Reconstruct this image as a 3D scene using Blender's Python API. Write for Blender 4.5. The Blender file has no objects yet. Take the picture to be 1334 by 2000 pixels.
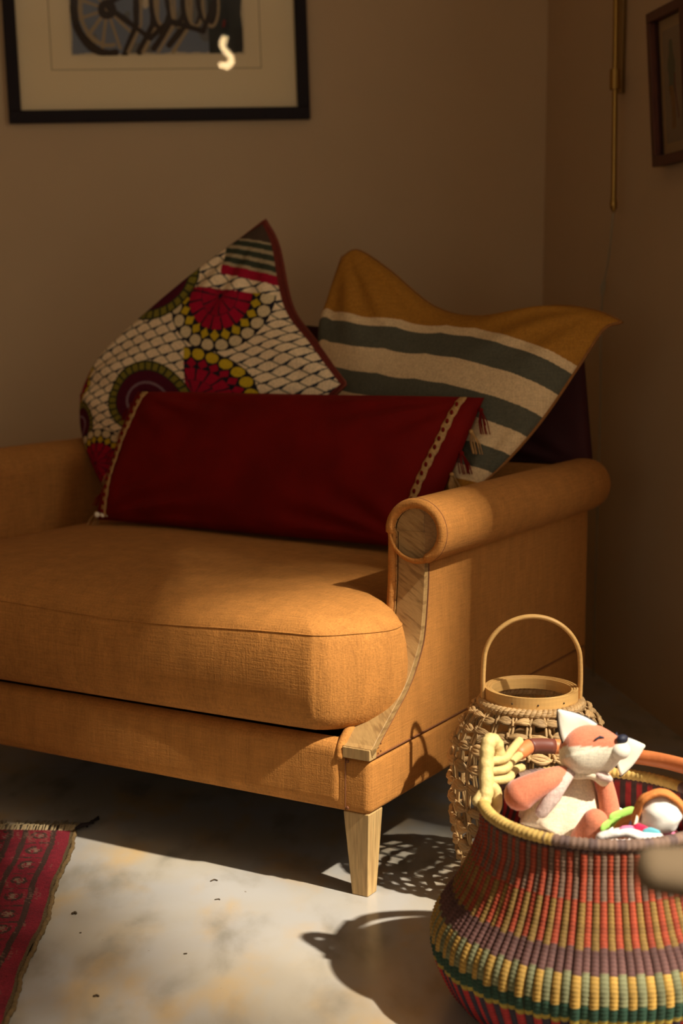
import bpy, math, random
import numpy as np
from mathutils import Vector, Matrix
random.seed(7); rng = np.random.default_rng(7)
SC = bpy.context.scene
COL = SC.collection
R = math.radians

# ------------------------------------------------------------------ camera
CAM_H = 1.08
FPX = 2960.0
PITCH = math.atan(410.0 / FPX)
cam = bpy.data.cameras.new('camera')
cam.sensor_fit = 'VERTICAL'; cam.sensor_height = 36.0; cam.sensor_width = 24.0
cam.lens = FPX / 2000.0 * 36.0
cam.clip_start = 0.05
cam.dof.use_dof = True; cam.dof.focus_distance = 2.72; cam.dof.aperture_fstop = 3.2
cam_o = bpy.data.objects.new('camera', cam); COL.objects.link(cam_o)
cam_o.location = (0, 0, CAM_H); cam_o.rotation_euler = (R(90) - PITCH, 0, 0)
SC.camera = cam_o

# ------------------------------------------------------------------ light
SUN_DIR = Vector((-0.276, 0.186, -0.388)).normalized()
sun = bpy.data.lights.new('sun', 'SUN'); sun.energy = 9.0; sun.angle = R(1.3); sun.color = (1.0, 0.91, 0.77)
sun_o = bpy.data.objects.new('sun', sun); COL.objects.link(sun_o)
sun_o.rotation_euler = SUN_DIR.to_track_quat('-Z', 'Y').to_euler(); sun_o.location = (4, -2, 5)
world = bpy.data.worlds.new('world'); SC.world = world; world.use_nodes = True
bg = world.node_tree.nodes['Background']; bg.inputs[0].default_value = (1.0, 0.91, 0.78, 1); bg.inputs[1].default_value = 2.4
SC.view_settings.view_transform = 'Standard'; SC.view_settings.look = 'None'
SC.view_settings.exposure = 0.0; SC.view_settings.gamma = 1.0; SC.view_settings.use_curve_mapping = False
try:
    SC.cycles.use_denoising = True; SC.cycles.use_adaptive_sampling = True; SC.cycles.adaptive_threshold = 0.02; SC.cycles.max_bounces = 10; SC.cycles.diffuse_bounces = 6; SC.cycles.sample_clamp_indirect = 6.0
except Exception: pass

# ------------------------------------------------------------------ colour and material helpers
def hexc(h):
    h = h.lstrip('#'); v = [int(h[i:i+2], 16) / 255 for i in (0, 2, 4)]
    return tuple(x / 12.92 if x <= 0.04045 else ((x + 0.055) / 1.055) ** 2.4 for x in v)

MATS = {}
def mat(name, col=(0.5, 0.5, 0.5), rough=0.7, attr=False, var=0.0, vscale=8.0, vstretch=(1, 1, 1), weave=0.0, pitch=0.0018,
        bump=0.0, bscale=40.0, bstretch=(1, 1, 1), bdist=0.004, sheen=0.0, sheen_col=None, metal=0.0, spec=0.35, coat=0.0, rnd=0.0,
        emit=None, wrap=None, mix=None, sss=0.0, mrot=(0, 0, 0)):
    if name in MATS: return MATS[name]
    m = bpy.data.materials.new(name); m.use_nodes = True; MATS[name] = m
    nt = m.node_tree; N = nt.nodes; L = nt.links; b = N['Principled BSDF']
    b.inputs['Roughness'].default_value = rough; b.inputs['Metallic'].default_value = metal
    b.inputs['Specular IOR Level'].default_value = spec
    b.inputs['Coat Weight'].default_value = coat
    if sheen:
        b.inputs['Sheen Weight'].default_value = sheen; b.inputs['Sheen Roughness'].default_value = 0.45
        if sheen_col: b.inputs['Sheen Tint'].default_value = (*sheen_col, 1)
    if sss:
        b.inputs['Subsurface Weight'].default_value = sss; b.inputs['Subsurface Radius'].default_value = (0.01, 0.006, 0.004)
    tc = N.new('ShaderNodeTexCoord')
    def mapped(stretch):
        mp = N.new('ShaderNodeMapping'); mp.inputs['Scale'].default_value = stretch
        src = tc.outputs['Object']
        if any(mrot):
            m0 = N.new('ShaderNodeMapping'); m0.inputs['Rotation'].default_value = mrot; L.new(src, m0.inputs['Vector']); src = m0.outputs['Vector']
        L.new(src, mp.inputs['Vector']); return mp.outputs['Vector']
    def math_(op, a, c):
        n = N.new('ShaderNodeMath'); n.operation = op
        for k, v in enumerate((a, c)):
            if isinstance(v, (int, float)): n.inputs[k].default_value = v
            else: L.new(v, n.inputs[k])
        return n.outputs[0]
    if attr:
        at = N.new('ShaderNodeAttribute'); at.attribute_name = 'Col'; csock = at.outputs['Color']
    else:
        rgb = N.new('ShaderNodeRGB'); rgb.outputs[0].default_value = (*col, 1); csock = rgb.outputs[0]
    if mix:   # (colour2, scale, threshold_lo, threshold_hi, stretch)
        nz = N.new('ShaderNodeTexNoise'); nz.inputs['Scale'].default_value = mix[1]; nz.inputs['Detail'].default_value = 6
        L.new(mapped(mix[4] if len(mix) > 4 else (1, 1, 1)), nz.inputs['Vector'])
        mr = N.new('ShaderNodeMapRange'); mr.inputs[1].default_value = mix[2]; mr.inputs[2].default_value = mix[3]
        L.new(nz.outputs['Fac'], mr.inputs[0])
        mx = N.new('ShaderNodeMixRGB'); L.new(mr.outputs[0], mx.inputs[0]); L.new(csock, mx.inputs[1]); mx.inputs[2].default_value = (*mix[0], 1)
        csock = mx.outputs[0]
    vals = []
    if var:
        nz = N.new('ShaderNodeTexNoise'); nz.inputs['Scale'].default_value = vscale; nz.inputs['Detail'].default_value = 5
        L.new(mapped(vstretch), nz.inputs['Vector'])
        mr = N.new('ShaderNodeMapRange'); mr.inputs[1].default_value = 0.25; mr.inputs[2].default_value = 0.75
        mr.inputs[3].default_value = 1 - var; mr.inputs[4].default_value = 1 + var; L.new(nz.outputs['Fac'], mr.inputs[0]); vals.append(mr.outputs[0])
    if rnd:
        oi = N.new('ShaderNodeObjectInfo'); mr = N.new('ShaderNodeMapRange'); mr.inputs[3].default_value = 1 - rnd; mr.inputs[4].default_value = 1 + rnd
        L.new(oi.outputs['Random'], mr.inputs[0]); vals.append(mr.outputs[0])
    heights = []
    if weave:
        k = 1.0 / pitch; ws = []
        for stv in ((k, k, k * .06), (k * .06, k, k), (k, k * .06, k)):
            w = N.new('ShaderNodeTexNoise'); w.inputs['Scale'].default_value = 0.6; w.inputs['Detail'].default_value = 2
            L.new(mapped(stv), w.inputs['Vector']); ws.append(w.outputs['Fac'])
        s = math_('ADD', math_('ADD', ws[0], ws[1]), ws[2])
        heights.append((s, weave, 0.0012))
        mr = N.new('ShaderNodeMapRange'); mr.inputs[1].default_value = 1.1; mr.inputs[2].default_value = 1.9; mr.inputs[3].default_value = 0.80; mr.inputs[4].default_value = 1.2
        L.new(s, mr.inputs[0]); vals.append(mr.outputs[0])
    if wrap:  # ridges along one axis: (axis, pitch, strength)
        w = N.new('ShaderNodeTexWave'); w.wave_type = 'BANDS'; w.bands_direction = wrap[0]
        w.inputs['Scale'].default_value = 2 * math.pi / (20 * wrap[1]); w.inputs['Distortion'].default_value = 0.8
        L.new(tc.outputs['Object'], w.inputs['Vector']); heights.append((w.outputs['Fac'], wrap[2], 0.002))
    if vals:
        v = vals[0]
        for q in vals[1:]: v = math_('MULTIPLY', v, q)
        mx = N.new('ShaderNodeVectorMath'); mx.operation = 'SCALE'; L.new(csock, mx.inputs[0]); L.new(v, mx.inputs['Scale']); csock = mx.outputs[0]
    L.new(csock, b.inputs['Base Color'])
    if bump:
        nz = N.new('ShaderNodeTexNoise'); nz.inputs['Scale'].default_value = bscale; nz.inputs['Detail'].default_value = 4
        L.new(mapped(bstretch), nz.inputs['Vector']); heights.append((nz.outputs['Fac'], bump, bdist))
    prev = None
    for h, st, dist in heights:
        bn = N.new('ShaderNodeBump'); bn.inputs['Strength'].default_value = st; bn.inputs['Distance'].default_value = dist
        L.new(h, bn.inputs['Height'])
        if prev: L.new(prev, bn.inputs['Normal'])
        prev = bn.outputs[0]
    if prev: L.new(prev, b.inputs['Normal'])
    if emit:
        b.inputs['Emission Color'].default_value = (*emit[0], 1); b.inputs['Emission Strength'].default_value = emit[1]
    return m

OCHRE = (0.425, 0.178, 0.040)
mat('ochre_linen', OCHRE, 0.82, var=0.13, vscale=30, vstretch=(1, 1, 0.35), weave=0.5, bump=0.25, bscale=26, bstretch=(1, 1, 0.12), bdist=0.006, sheen=0.06, sheen_col=(1, .6, .25), spec=0.15)
mat('ochre_flat', OCHRE, 0.82, var=0.10, vscale=30, vstretch=(1, 1, 0.35), weave=0.5, sheen=0.06, sheen_col=(1, .6, .25), spec=0.15)
mat('ochre_dark', (0.17, 0.06, 0.02), 0.85)
mat('oak', (0.44, 0.28, 0.11), 0.5, var=0.28, vscale=22, vstretch=(9, 9, 0.8), bump=0.12, bscale=40, bstretch=(9, 9, 0.8), bdist=0.001, mix=((0.36, 0.21, 0.08), 16, 0.5, 0.7, (8, 8, 0.5)))
mat('oak_curve', (0.36, 0.215, 0.078), 0.5, var=0.14, vscale=60, vstretch=(1, 1, 6), mix=((0.235, 0.13, 0.045), 10, 0.50, 0.64, (2.2, 2.2, 15)), mrot=(0, -0.55, 0))
mat('oak_end', (0.27, 0.15, 0.055), 0.6, var=0.25, vscale=30, vstretch=(3, 3, 10))
mat('velvet', (0.135, 0.0035, 0.0015), 0.8, spec=0.1, var=0.25, vscale=9, bump=0.2, bscale=14, bdist=0.01, sheen=0.08, sheen_col=(1, .12, .06))
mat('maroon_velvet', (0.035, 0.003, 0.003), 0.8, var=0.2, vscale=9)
mat('gold_thread', (0.36, 0.19, 0.055), 0.6, var=0.35, vscale=160, bump=0.5, bscale=260, bdist=0.002)
mat('rust_piping', (0.16, 0.03, 0.012), 0.8, weave=0.3)
mat('mustard_piping', (0.20, 0.075, 0.012), 0.8, weave=0.3)
mat('print_cotton', attr=True, spec=0.15, rough=0.85, weave=0.2, bump=0.15, bscale=9, bdist=0.01)
mat('stripe_cotton', attr=True, spec=0.15, rough=0.9, weave=0.35, var=0.06, vscale=60, bump=0.12, bscale=10, bdist=0.01)
mat('raffia', attr=True, rough=0.75, var=0.32, vscale=70, rnd=0.16, spec=0.25)
mat('bamboo', (0.60, 0.35, 0.115), 0.42, var=0.12, vscale=12, vstretch=(1, 1, 14), mix=((0.40, 0.21, 0.06), 10, 0.66, 0.75, (1, 1, 12)))
mat('hyacinth', (0.43, 0.265, 0.11), 0.55, var=0.35, vscale=30, vstretch=(1, 1, 8), bump=0.8, bscale=60, bstretch=(1, 1, 6), bdist=0.004, rnd=0.30, spec=0.4)
mat('reed', (0.38, 0.235, 0.095), 0.55, var=0.3, vscale=30, rnd=0.2)
mat('yellow_wrap', (0.56, 0.41, 0.16), 0.6, var=0.15, vscale=60, bump=0.6, bscale=120, bstretch=(1, 1, 1), bdist=0.003)
mat('leather', (0.52, 0.16, 0.05), 0.5, var=0.2, vscale=20, bump=0.3, bscale=60, bdist=0.003)
mat('leather_dark', (0.13, 0.035, 0.02), 0.5, var=0.2, vscale=20)
mat('fox_orange', (0.52, 0.165, 0.085), 0.9, var=0.06, vscale=40, weave=0.15, pitch=0.0012, sheen=0.3, bump=0.15, bscale=30)
mat('fox_head', attr=True, rough=0.9, weave=0.15, pitch=0.0012, sheen=0.3, bump=0.1, bscale=40)
mat('fox_white', (0.66, 0.61, 0.50), 0.95, sheen=0.2, bump=0.2, bscale=50)
mat('fox_navy', (0.012, 0.014, 0.03), 0.6)
mat('muslin', (0.66, 0.56, 0.40), 0.95, bump=0.35, bscale=45, bstretch=(1, 1, 2.5), bdist=0.005, weave=0.08, pitch=0.0012)
mat('muslin_pink', (0.52, 0.39, 0.34), 0.95, bump=0.5, bscale=70, bdist=0.005, weave=0.2)
mat('white_cloth', (0.80, 0.76, 0.70), 0.95, bump=0.4, bscale=20, bdist=0.01, weave=0.2)
mat('yarn', (0.55, 0.19, 0.045), 0.9, bump=0.6, bscale=200, bdist=0.003)
mat('doll_white', (0.80, 0.76, 0.68), 0.95, bump=0.3, bscale=60, bdist=0.004)
for nm, c in dict(green=(0.30, 0.55, 0.10), blue=(0.25, 0.36, 0.75), pink=(0.75, 0.18, 0.32), magenta=(0.45, 0.01, 0.06), teal=(0.12, 0.42, 0.50), cream=(0.8, 0.7, 0.5)).items():
    mat('ribbon_' + nm, c, 0.7)
mat('black_frame', (0.010, 0.004, 0.004), 0.6, spec=0.2)
mat('red_wood', (0.085, 0.022, 0.009), 0.45, var=0.3, vscale=30, vstretch=(6, 6, 0.6))
mat('mat_board', (0.76, 0.60, 0.35), 0.9)
mat('mat_line', (0.30, 0.22, 0.12), 0.9)
mat('art', attr=True, rough=0.8)
mat('brass', (0.36, 0.215, 0.055), 0.4, metal=1.0)
mat('brass_dark', (0.30, 0.19, 0.07), 0.45, metal=0.7)
mat('clear_cord', (0.34, 0.28, 0.17), 0.3, spec=0.6)
mat('rug_pile', attr=True, rough=0.95, bump=0.8, bscale=350, bdist=0.003, var=0.3, vscale=220)
mat('fringe', (0.36, 0.27, 0.14), 0.95, var=0.2, vscale=80, rnd=0.2)
mat('dark_thread', (0.02, 0.012, 0.012), 0.95)
mat('rug_cord', (0.14, 0.085, 0.03), 0.95, bump=0.8, bscale=300, bdist=0.003, var=0.3, vscale=90)
mat('taupe_pad', (0.17, 0.12, 0.07), 0.8, spec=0.1)
mat('taupe_wood', (0.10, 0.06, 0.03), 0.6)
mat('debris', (0.05, 0.03, 0.012), 0.9)
WALL = (0.53, 0.37, 0.205)
mat('wall_paint', WALL, 0.85, var=0.03, vscale=3, bump=0.05, bscale=60, bdist=0.002, spec=0.2)
mat('ceiling_paint', (0.72, 0.64, 0.54), 0.9)
mat('window_paint', (0.7, 0.66, 0.6), 0.5)
mat('lamp_glow', (1, .8, .5), 0.5, emit=((1.0, 0.70, 0.34), 42.0))
mat('sky_blocker', (0.16, 0.11, 0.07), 0.9, var=0.2, vscale=3)
mat('screen_leaf', (0.07, 0.12, 0.03), 0.6)
mat('black_cord', (0.01, 0.01, 0.01), 0.6)

def floor_material():
    m = bpy.data.materials.new('polished_concrete'); m.use_nodes = True; MATS['polished_concrete'] = m
    nt = m.node_tree; N = nt.nodes; L = nt.links; b = N['Principled BSDF']
    tc = N.new('ShaderNodeTexCoord')
    def noise(scale, st, det=6, rot=0.0, dist=0.0):
        mp = N.new('ShaderNodeMapping'); mp.inputs['Scale'].default_value = st; mp.inputs['Rotation'].default_value = (0, 0, rot); L.new(tc.outputs['Object'], mp.inputs[0])
        n = N.new('ShaderNodeTexNoise'); n.inputs['Scale'].default_value = scale; n.inputs['Detail'].default_value = det; n.inputs['Distortion'].default_value = dist
        L.new(mp.outputs[0], n.inputs[0]); return n.outputs['Fac']
    def ramp(f, lo, hi):
        r = N.new('ShaderNodeMapRange'); r.interpolation_type = 'SMOOTHSTEP'; r.inputs[1].default_value = lo; r.inputs[2].default_value = hi; L.new(f, r.inputs[0]); return r.outputs[0]
    def mixc(f, a, c):
        x = N.new('ShaderNodeMixRGB'); L.new(f, x.inputs[0])
        for k, v in ((1, a), (2, c)):
            if isinstance(v, tuple): x.inputs[k].default_value = (*v, 1)
            else: L.new(v, x.inputs[k])
        return x.outputs[0]
    c = mixc(ramp(noise(3.2, (1, 0.8, 1), 8, 0.3, 0.3), 0.38, 0.64), (0.37, 0.325, 0.25), (0.37, 0.35, 0.32))
    c = mixc(ramp(noise(7.5, (1, 0.55, 1), 9, -0.15, 0.2), 0.46, 0.80), c, (0.47, 0.31, 0.13))
    c = mixc(ramp(noise(11.0, (1, 0.5, 1), 9, 0.1, 0.2), 0.46, 0.85), c, (0.21, 0.185, 0.14))
    c = mixc(ramp(noise(70, (1, 1, 1), 3), 0.74, 0.80), c, (0.16, 0.12, 0.08))
    L.new(c, b.inputs['Base Color'])
    rr = N.new('ShaderNodeMapRange'); rr.inputs[3].default_value = 0.14; rr.inputs[4].default_value = 0.32; L.new(noise(7, (1, 1, 1)), rr.inputs[0]); L.new(rr.outputs[0], b.inputs['Roughness'])
    b.inputs['Specular IOR Level'].default_value = 0.45
    bn = N.new('ShaderNodeBump'); bn.inputs['Strength'].default_value = 0.05; bn.inputs['Distance'].default_value = 0.004; L.new(noise(18, (1, 1, 1)), bn.inputs['Height']); L.new(bn.outputs[0], b.inputs['Normal'])
    return m
floor_material()
def glass_material():
    m = bpy.data.materials.new('picture_glass'); m.use_nodes = True; MATS['picture_glass'] = m
    nt = m.node_tree; N = nt.nodes; L = nt.links; N.remove(N['Principled BSDF'])
    t = N.new('ShaderNodeBsdfTransparent'); g = N.new('ShaderNodeBsdfGlossy'); g.inputs['Roughness'].default_value = 0.02
    f = N.new('ShaderNodeFresnel'); f.inputs[0].default_value = 1.5; mx = N.new('ShaderNodeMixShader')
    L.new(f.outputs[0], mx.inputs[0]); L.new(t.outputs[0], mx.inputs[1]); L.new(g.outputs[0], mx.inputs[2]); L.new(mx.outputs[0], N['Material Output'].inputs[0])
glass_material()

# ------------------------------------------------------------------ mesh helpers
class MB:
    """collects vertices, faces and per-vertex colours of ONE mesh"""
    def __init__(s): s.v = []; s.f = []; s.c = []
    def add(s, verts, faces, col=None):
        o = len(s.v); s.v += [tuple(p) for p in verts]; s.f += [tuple(i + o for i in q) for q in faces]
        if col is not None: s.c += [col] * len(verts) if not isinstance(col, list) else col
        return s
    def grid(s, P, closed_u=False, closed_v=False, col=None):
        """P: rows x cols of points"""
        n = len(P); m = len(P[0]); F = []
        for i in range(n if closed_u else n - 1):
            for j in range(m if closed_v else m - 1):
                F.append((i * m + j, ((i + 1) % n) * m + j, ((i + 1) % n) * m + (j + 1) % m, i * m + (j + 1) % m))
        return s.add([p for row in P for p in row], F, col)
    def box(s, a, b, col=None):
        (x0, y0, z0), (x1, y1, z1) = a, b
        V = [(x0, y0, z0), (x1, y0, z0), (x1, y1, z0), (x0, y1, z0), (x0, y0, z1), (x1, y0, z1), (x1, y1, z1), (x0, y1, z1)]
        return s.add(V, [(0, 3, 2, 1), (4, 5, 6, 7), (0, 1, 5, 4), (1, 2, 6, 5), (2, 3, 7, 6), (3, 0, 4, 7)], col)
    def tube(s, path, rad, seg=10, closed=False, round_caps=True, flat=None, col=None, up=None):
        """tube along a path, rad scalar or list; flat=(a,b) scales the section"""
        P = [Vector(p) for p in path]; n = len(P)
        rad = [rad] * n if isinstance(rad, (int, float)) else list(rad)
        if not closed and round_caps:
            d0 = (P[0] - P[1]).normalized(); d1 = (P[-1] - P[-2]).normalized(); k = 4
            pre = [(P[0] + d0 * rad[0] * math.sin(t * math.pi / 2 / k), max(rad[0] * math.cos(t * math.pi / 2 / k), 1e-5)) for t in range(k, 0, -1)]
            post = [(P[-1] + d1 * rad[-1] * math.sin(t * math.pi / 2 / k), max(rad[-1] * math.cos(t * math.pi / 2 / k), 1e-5)) for t in range(1, k + 1)]
            P = [p for p, _ in pre] + P + [p for p, _ in post]; rad = [r for _, r in pre] + rad + [r for _, r in post]; n = len(P)
        rows = []; N0 = None
        for i in range(n):
            if closed: T = (P[(i + 1) % n] - P[i - 1])
            else: T = P[min(i + 1, n - 1)] - P[max(i - 1, 0)]
            T = T.normalized() if T.length > 1e-9 else Vector((0, 0, 1))
            if N0 is None:
                a = Vector(up) if up else (Vector((0, 0, 1)) if abs(T.z) < 0.9 else Vector((1, 0, 0)))
                N0 = (a - T * a.dot(T)).normalized()
            else:
                q = N0 - T * N0.dot(T); N0 = q.normalized() if q.length > 1e-6 else N0
            B = T.cross(N0); fa, fb = flat or (1, 1)
            rows.append([P[i] + (N0 * math.cos(t) * fa + B * math.sin(t) * fb) * rad[i] for t in [2 * math.pi * k / seg for k in range(seg)]])
        s.grid(rows, closed_u=closed, closed_v=True, col=col)
        if not closed:
            o = len(s.v) - n * seg
            s.f.append(tuple(o + k for k in range(seg))); s.f.append(tuple(o + (n - 1) * seg + k for k in reversed(range(seg))))
        return s
    def ball(s, c, r, rot=None, nu=24, nv=14, col=None, colfn=None):
        r = (r, r, r) if isinstance(r, (int, float)) else r
        Rm = rot if rot is not None else Matrix.Identity(3); c = Vector(c); rows = []
        for i in range(nv + 1):
            t = math.pi * i / nv; st = max(math.sin(t), 1e-4)
            rows.append([c + Rm @ Vector((r[0] * st * math.cos(2 * math.pi * k / nu), r[1] * st * math.sin(2 * math.pi * k / nu), r[2] * math.cos(t))) for k in range(nu)])
        cl = None
        if colfn: cl = [colfn(Rm.transposed() @ (p - c)) for row in rows for p in row]
        return s.grid(rows, closed_v=True, col=cl if cl else col)
    def lathe(s, prof, seg=64, col=None):
        return s.grid([[(r * math.cos(2 * math.pi * k / seg), r * math.sin(2 * math.pi * k / seg), z) for k in range(seg)] for r, z in prof], closed_v=True, col=col)
    def mesh(s, name, smooth=True, cols=None):
        me = bpy.data.meshes.new(name); me.from_pydata(s.v, [], s.f); me.validate(clean_customdata=False)
        c = cols if cols is not None else (s.c if len(s.c) == len(s.v) and s.c else None)
        if c is not None:
            a = me.color_attributes.new('Col', 'FLOAT_COLOR', 'POINT')
            arr = np.ones((len(s.v), 4), np.float32); arr[:, :3] = np.asarray(c, np.float32)[:, :3]; a.data.foreach_set('color', arr.ravel())
        if smooth: me.polygons.foreach_set('use_smooth', [True] * len(me.polygons))
        return me
    def build(s, name, material, parent=None, smooth=True, bevel=0.0, seg=3, cols=None, angle=None):
        o = link(name, s.mesh(name, smooth, cols), material, parent)
        if bevel:
            md = o.modifiers.new('bevel', 'BEVEL'); md.width = bevel; md.segments = seg; md.limit_method = 'ANGLE'; md.angle_limit = R(35); md.harden_normals = True
        return o
def link(name, me, material, parent=None):
    o = bpy.data.objects.new(name, me); COL.objects.link(o)
    if material and not me.materials: me.materials.append(MATS[material])
    if parent: o.parent = parent
    return o
def tag(o, label=None, cat=None, group=None, kind=None):
    for k, v in (('label', label), ('category', cat), ('group', group), ('kind', kind)):
        if v: o[k] = v
    return o
def thing(name, loc, label, cat, rz=0.0, group=None, rot=None):
    o = bpy.data.objects.new(name, None); COL.objects.link(o); o.empty_display_size = 0.05
    o.location = loc; o.rotation_euler = rot if rot else (0, 0, rz)
    return tag(o, label, cat, group)
def smoothpath(P, n=8, closed=False):
    P = [Vector(p) for p in P]; out = []; m = len(P)
    for i in range(m if closed else m - 1):
        a = P[(i - 1) % m] if closed or i > 0 else P[0] * 2 - P[1]
        b = P[i]; c = P[(i + 1) % m]
        d = P[(i + 2) % m] if closed or i + 2 < m else P[-1] * 2 - P[-2]
        for k in range(n):
            t = k / n
            out.append(0.5 * ((2 * b) + (c - a) * t + (2 * a - 5 * b + 4 * c - d) * t * t + (3 * b - a - 3 * c + d) * t ** 3))
    if not closed: out.append(P[-1])
    return out
def rbox(mb, a, b, r, n=6):
    """box with rounded edges and corners, as one closed quad shell"""
    a = Vector(a); b = Vector(b); c = (a + b) / 2; h = (b - a) / 2; rows = []
    k = n
    for i in range(2 * k + 2):
        t = -math.pi / 2 + (math.pi / 2) * (i / k if i <= k else (i - 1) / k); zo = h.z - r if i > k else -(h.z - r)
        rr = r * math.cos(t); z = zo + r * math.sin(t); row = []
        for q, (sx, sy) in enumerate(((1, 1), (-1, 1), (-1, -1), (1, -1))):
            for j in range(k + 1):
                an = q * math.pi / 2 + math.pi / 2 * j / k
                row.append(c + Vector((sx * (h.x - r) + rr * math.cos(an), sy * (h.y - r) + rr * math.sin(an), z)))
        rows.append(row)
    m = len(rows[0]); o = len(mb.v)
    mb.grid(rows, closed_v=True); mb.f.append(tuple(o + j for j in reversed(range(m)))); mb.f.append(tuple(o + (len(rows) - 1) * m + j for j in range(m)))
    return mb
# a photograph pixel (u,v) at forward distance y -> a point in the room (used to measure places)
def at(u, v, y):
    sp, cp = math.sin(PITCH), math.cos(PITCH); a = (u - 667) / FPX; b = (1000 - v) / FPX
    d = Vector((a, cp + sp * b, -sp + cp * b)); return Vector((0, 0, CAM_H)) + d * (y / d.y)

# ------------------------------------------------------------------ room shell
TH = R(9.0)
CORNER = Vector((0.651, 4.95, 0))
# room frame: local +X runs along the back wall to the left, local +Y along the right wall towards the viewer
E1 = Vector((-math.cos(TH), -math.sin(TH), 0)); E2 = Vector((math.sin(TH), -math.cos(TH), 0))
ROOM = Matrix(((E1.x, E2.x, 0, CORNER.x), (E1.y, E2.y, 0, CORNER.y), (0, 0, 1, 0), (0, 0, 0, 1)))
RW, RL, RH, WT = 4.2, 6.6, 3.05, 0.22
def rm(x, y, z): return ROOM @ Vector((x, y, z))
def room_mesh(name, boxes, material):
    mb = MB()
    for a, b in boxes: mb.box(a, b)
    mb.v = [tuple(ROOM @ Vector(p)) for p in mb.v]
    return tag(mb.build(name, material, smooth=False), kind='structure')
room_mesh('floor', [((-WT, -WT, -0.1), (RW + WT, RL + WT, 0))], 'polished_concrete')
room_mesh('ceiling', [((-WT, -WT, RH), (RW + WT, RL + WT, RH + 0.1))], 'ceiling_paint')
room_mesh('wall_back', [((-WT, -WT, 0), (RW + WT, 0, RH))], 'wall_paint')
W1 = (2.52, 5.10, 0.35, 2.92)      # window in the right wall: y0,y1,z0,z1
room_mesh('wall_right', [((-WT, 0, 0), (0, W1[0], RH)), ((-WT, W1[1], 0), (0, RL, RH)), ((-WT, W1[0], 0), (0, W1[1], W1[2])), ((-WT, W1[0], W1[3]), (0, W1[1], RH))], 'wall_paint')
room_mesh('wall_left', [((RW, 0, 0), (RW + WT, RL, RH))], 'wall_paint')
W2 = (2.1, 4.1, 0.6, 2.2)
room_mesh('wall_front', [((-WT, RL, 0), (W2[0], RL + WT, RH)), ((W2[1], RL, 0), (RW + WT, RL + WT, RH)), ((W2[0], RL, 0), (W2[1], RL + WT, W2[2])), ((W2[0], RL, W2[3]), (W2[1], RL + WT, RH))], 'wall_paint')
f = 0.05
room_mesh('window_1', [((-WT + .02, W1[0], W1[2]), (-WT + .07, W1[0] + f, W1[3])), ((-WT + .02, W1[1] - f, W1[2]), (-WT + .07, W1[1], W1[3])), ((-WT + .02, W1[0] + f, W1[2]), (-WT + .07, W1[1] - f, W1[2] + f)), ((-WT + .02, W1[0] + f, W1[3] - f), (-WT + .07, W1[1] - f, W1[3]))], 'window_paint')
room_mesh('window_2', [((W2[0], RL + WT - .07, W2[2]), (W2[0] + f, RL + WT - .02, W2[3])), ((W2[1] - f, RL + WT - .07, W2[2]), (W2[1], RL + WT - .02, W2[3])), ((W2[0] + f, RL + WT - .07, W2[2]), (W2[1] - f, RL + WT - .02, W2[2] + f)), ((W2[0] + f, RL + WT - .07, W2[3] - f), (W2[1] - f, RL + WT - .02, W2[3]))], 'window_paint')
def portal(name, c, sx, sy, d):
    l = bpy.data.lights.new(name, 'AREA'); l.shape = 'RECTANGLE'; l.size = sx; l.size_y = sy
    try: l.cycles.is_portal = True
    except Exception: pass
    o = bpy.data.objects.new(name, l); COL.objects.link(o); o.location = c; o.rotation_euler = Vector(d).to_track_quat('-Z', 'Z').to_euler()
portal('window_portal', rm(-WT / 2, (W1[0] + W1[1]) / 2, (W1[2] + W1[3]) / 2), W1[1] - W1[0], W1[3] - W1[2], E1)
portal('window_portal', rm((W2[0] + W2[1]) / 2, RL + WT / 2, (W2[2] + W2[3]) / 2), W2[1] - W2[0], W2[3] - W2[2], -E2)

# ------------------------------------------------------------------ sofa
LEG = Vector((0.051, 2.642, 0)); SA = R(-30)
SW = 1.40; SD = 1.08
sofa = thing('sofa', LEG, 'ochre linen two-seat sofa with curved oak arm fronts and rolled arms', 'sofa', SA)
SOFA = Matrix.Translation(LEG) @ Matrix.Rotation(SA, 4, 'Z')
def sl(l, d, z): return Vector((-l, d, z))              # sofa local: l towards the left, d towards the back
# base
mb = MB(); rbox(mb, (-SW, 0, 0.156), (0, SD, 0.262), 0.014); mb.build('base', 'ochre_flat', sofa)
mb = MB(); rbox(mb, (-SW + 0.052, -0.006, 0.158), (-0.052, 0.16, 0.290), 0.026, 8); fr = mb.build('front_rail', 'ochre_linen', sofa)
for s in (0.05, SW - 0.05):
    mb = MB(); mb.tube([(-s, -0.0015, 0.163), (-s, -0.0015, 0.262)], 0.0013, 6); mb.build('rail_seam', 'ochre_dark', fr)
for x in (-0.046, -SW + 0.046):
    for z in (0.166, 0.254):
        mb = MB(); mb.ball((x, -0.001, z), (0.0035, 0.002, 0.0035), nu=10, nv=6); mb.build('tack', 'ochre_dark', fr)
mb = MB(); mb.box((-SW + .02, .02, .1548), (-.02, SD - .02, .1575)); mb.build('bounce_blocker', 'black_cord', sofa, smooth=False)  # black sheet added under the base to cut bounced light and deepen the shade
mb = MB(); mb.box((-SW + .07, .1, .245), (-.07, SD - .1, .285)); mb.build('deck', 'ochre_flat', sofa, bevel=.01)
# side seam
for x in (0.0008, -SW - 0.0008):
    mb = MB(); mb.tube([(x, 0.02, 0.263), (x, SD - .02, 0.263)], 0.0016, 6); mb.build('side_seam', 'ochre_dark', sofa)
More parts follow.
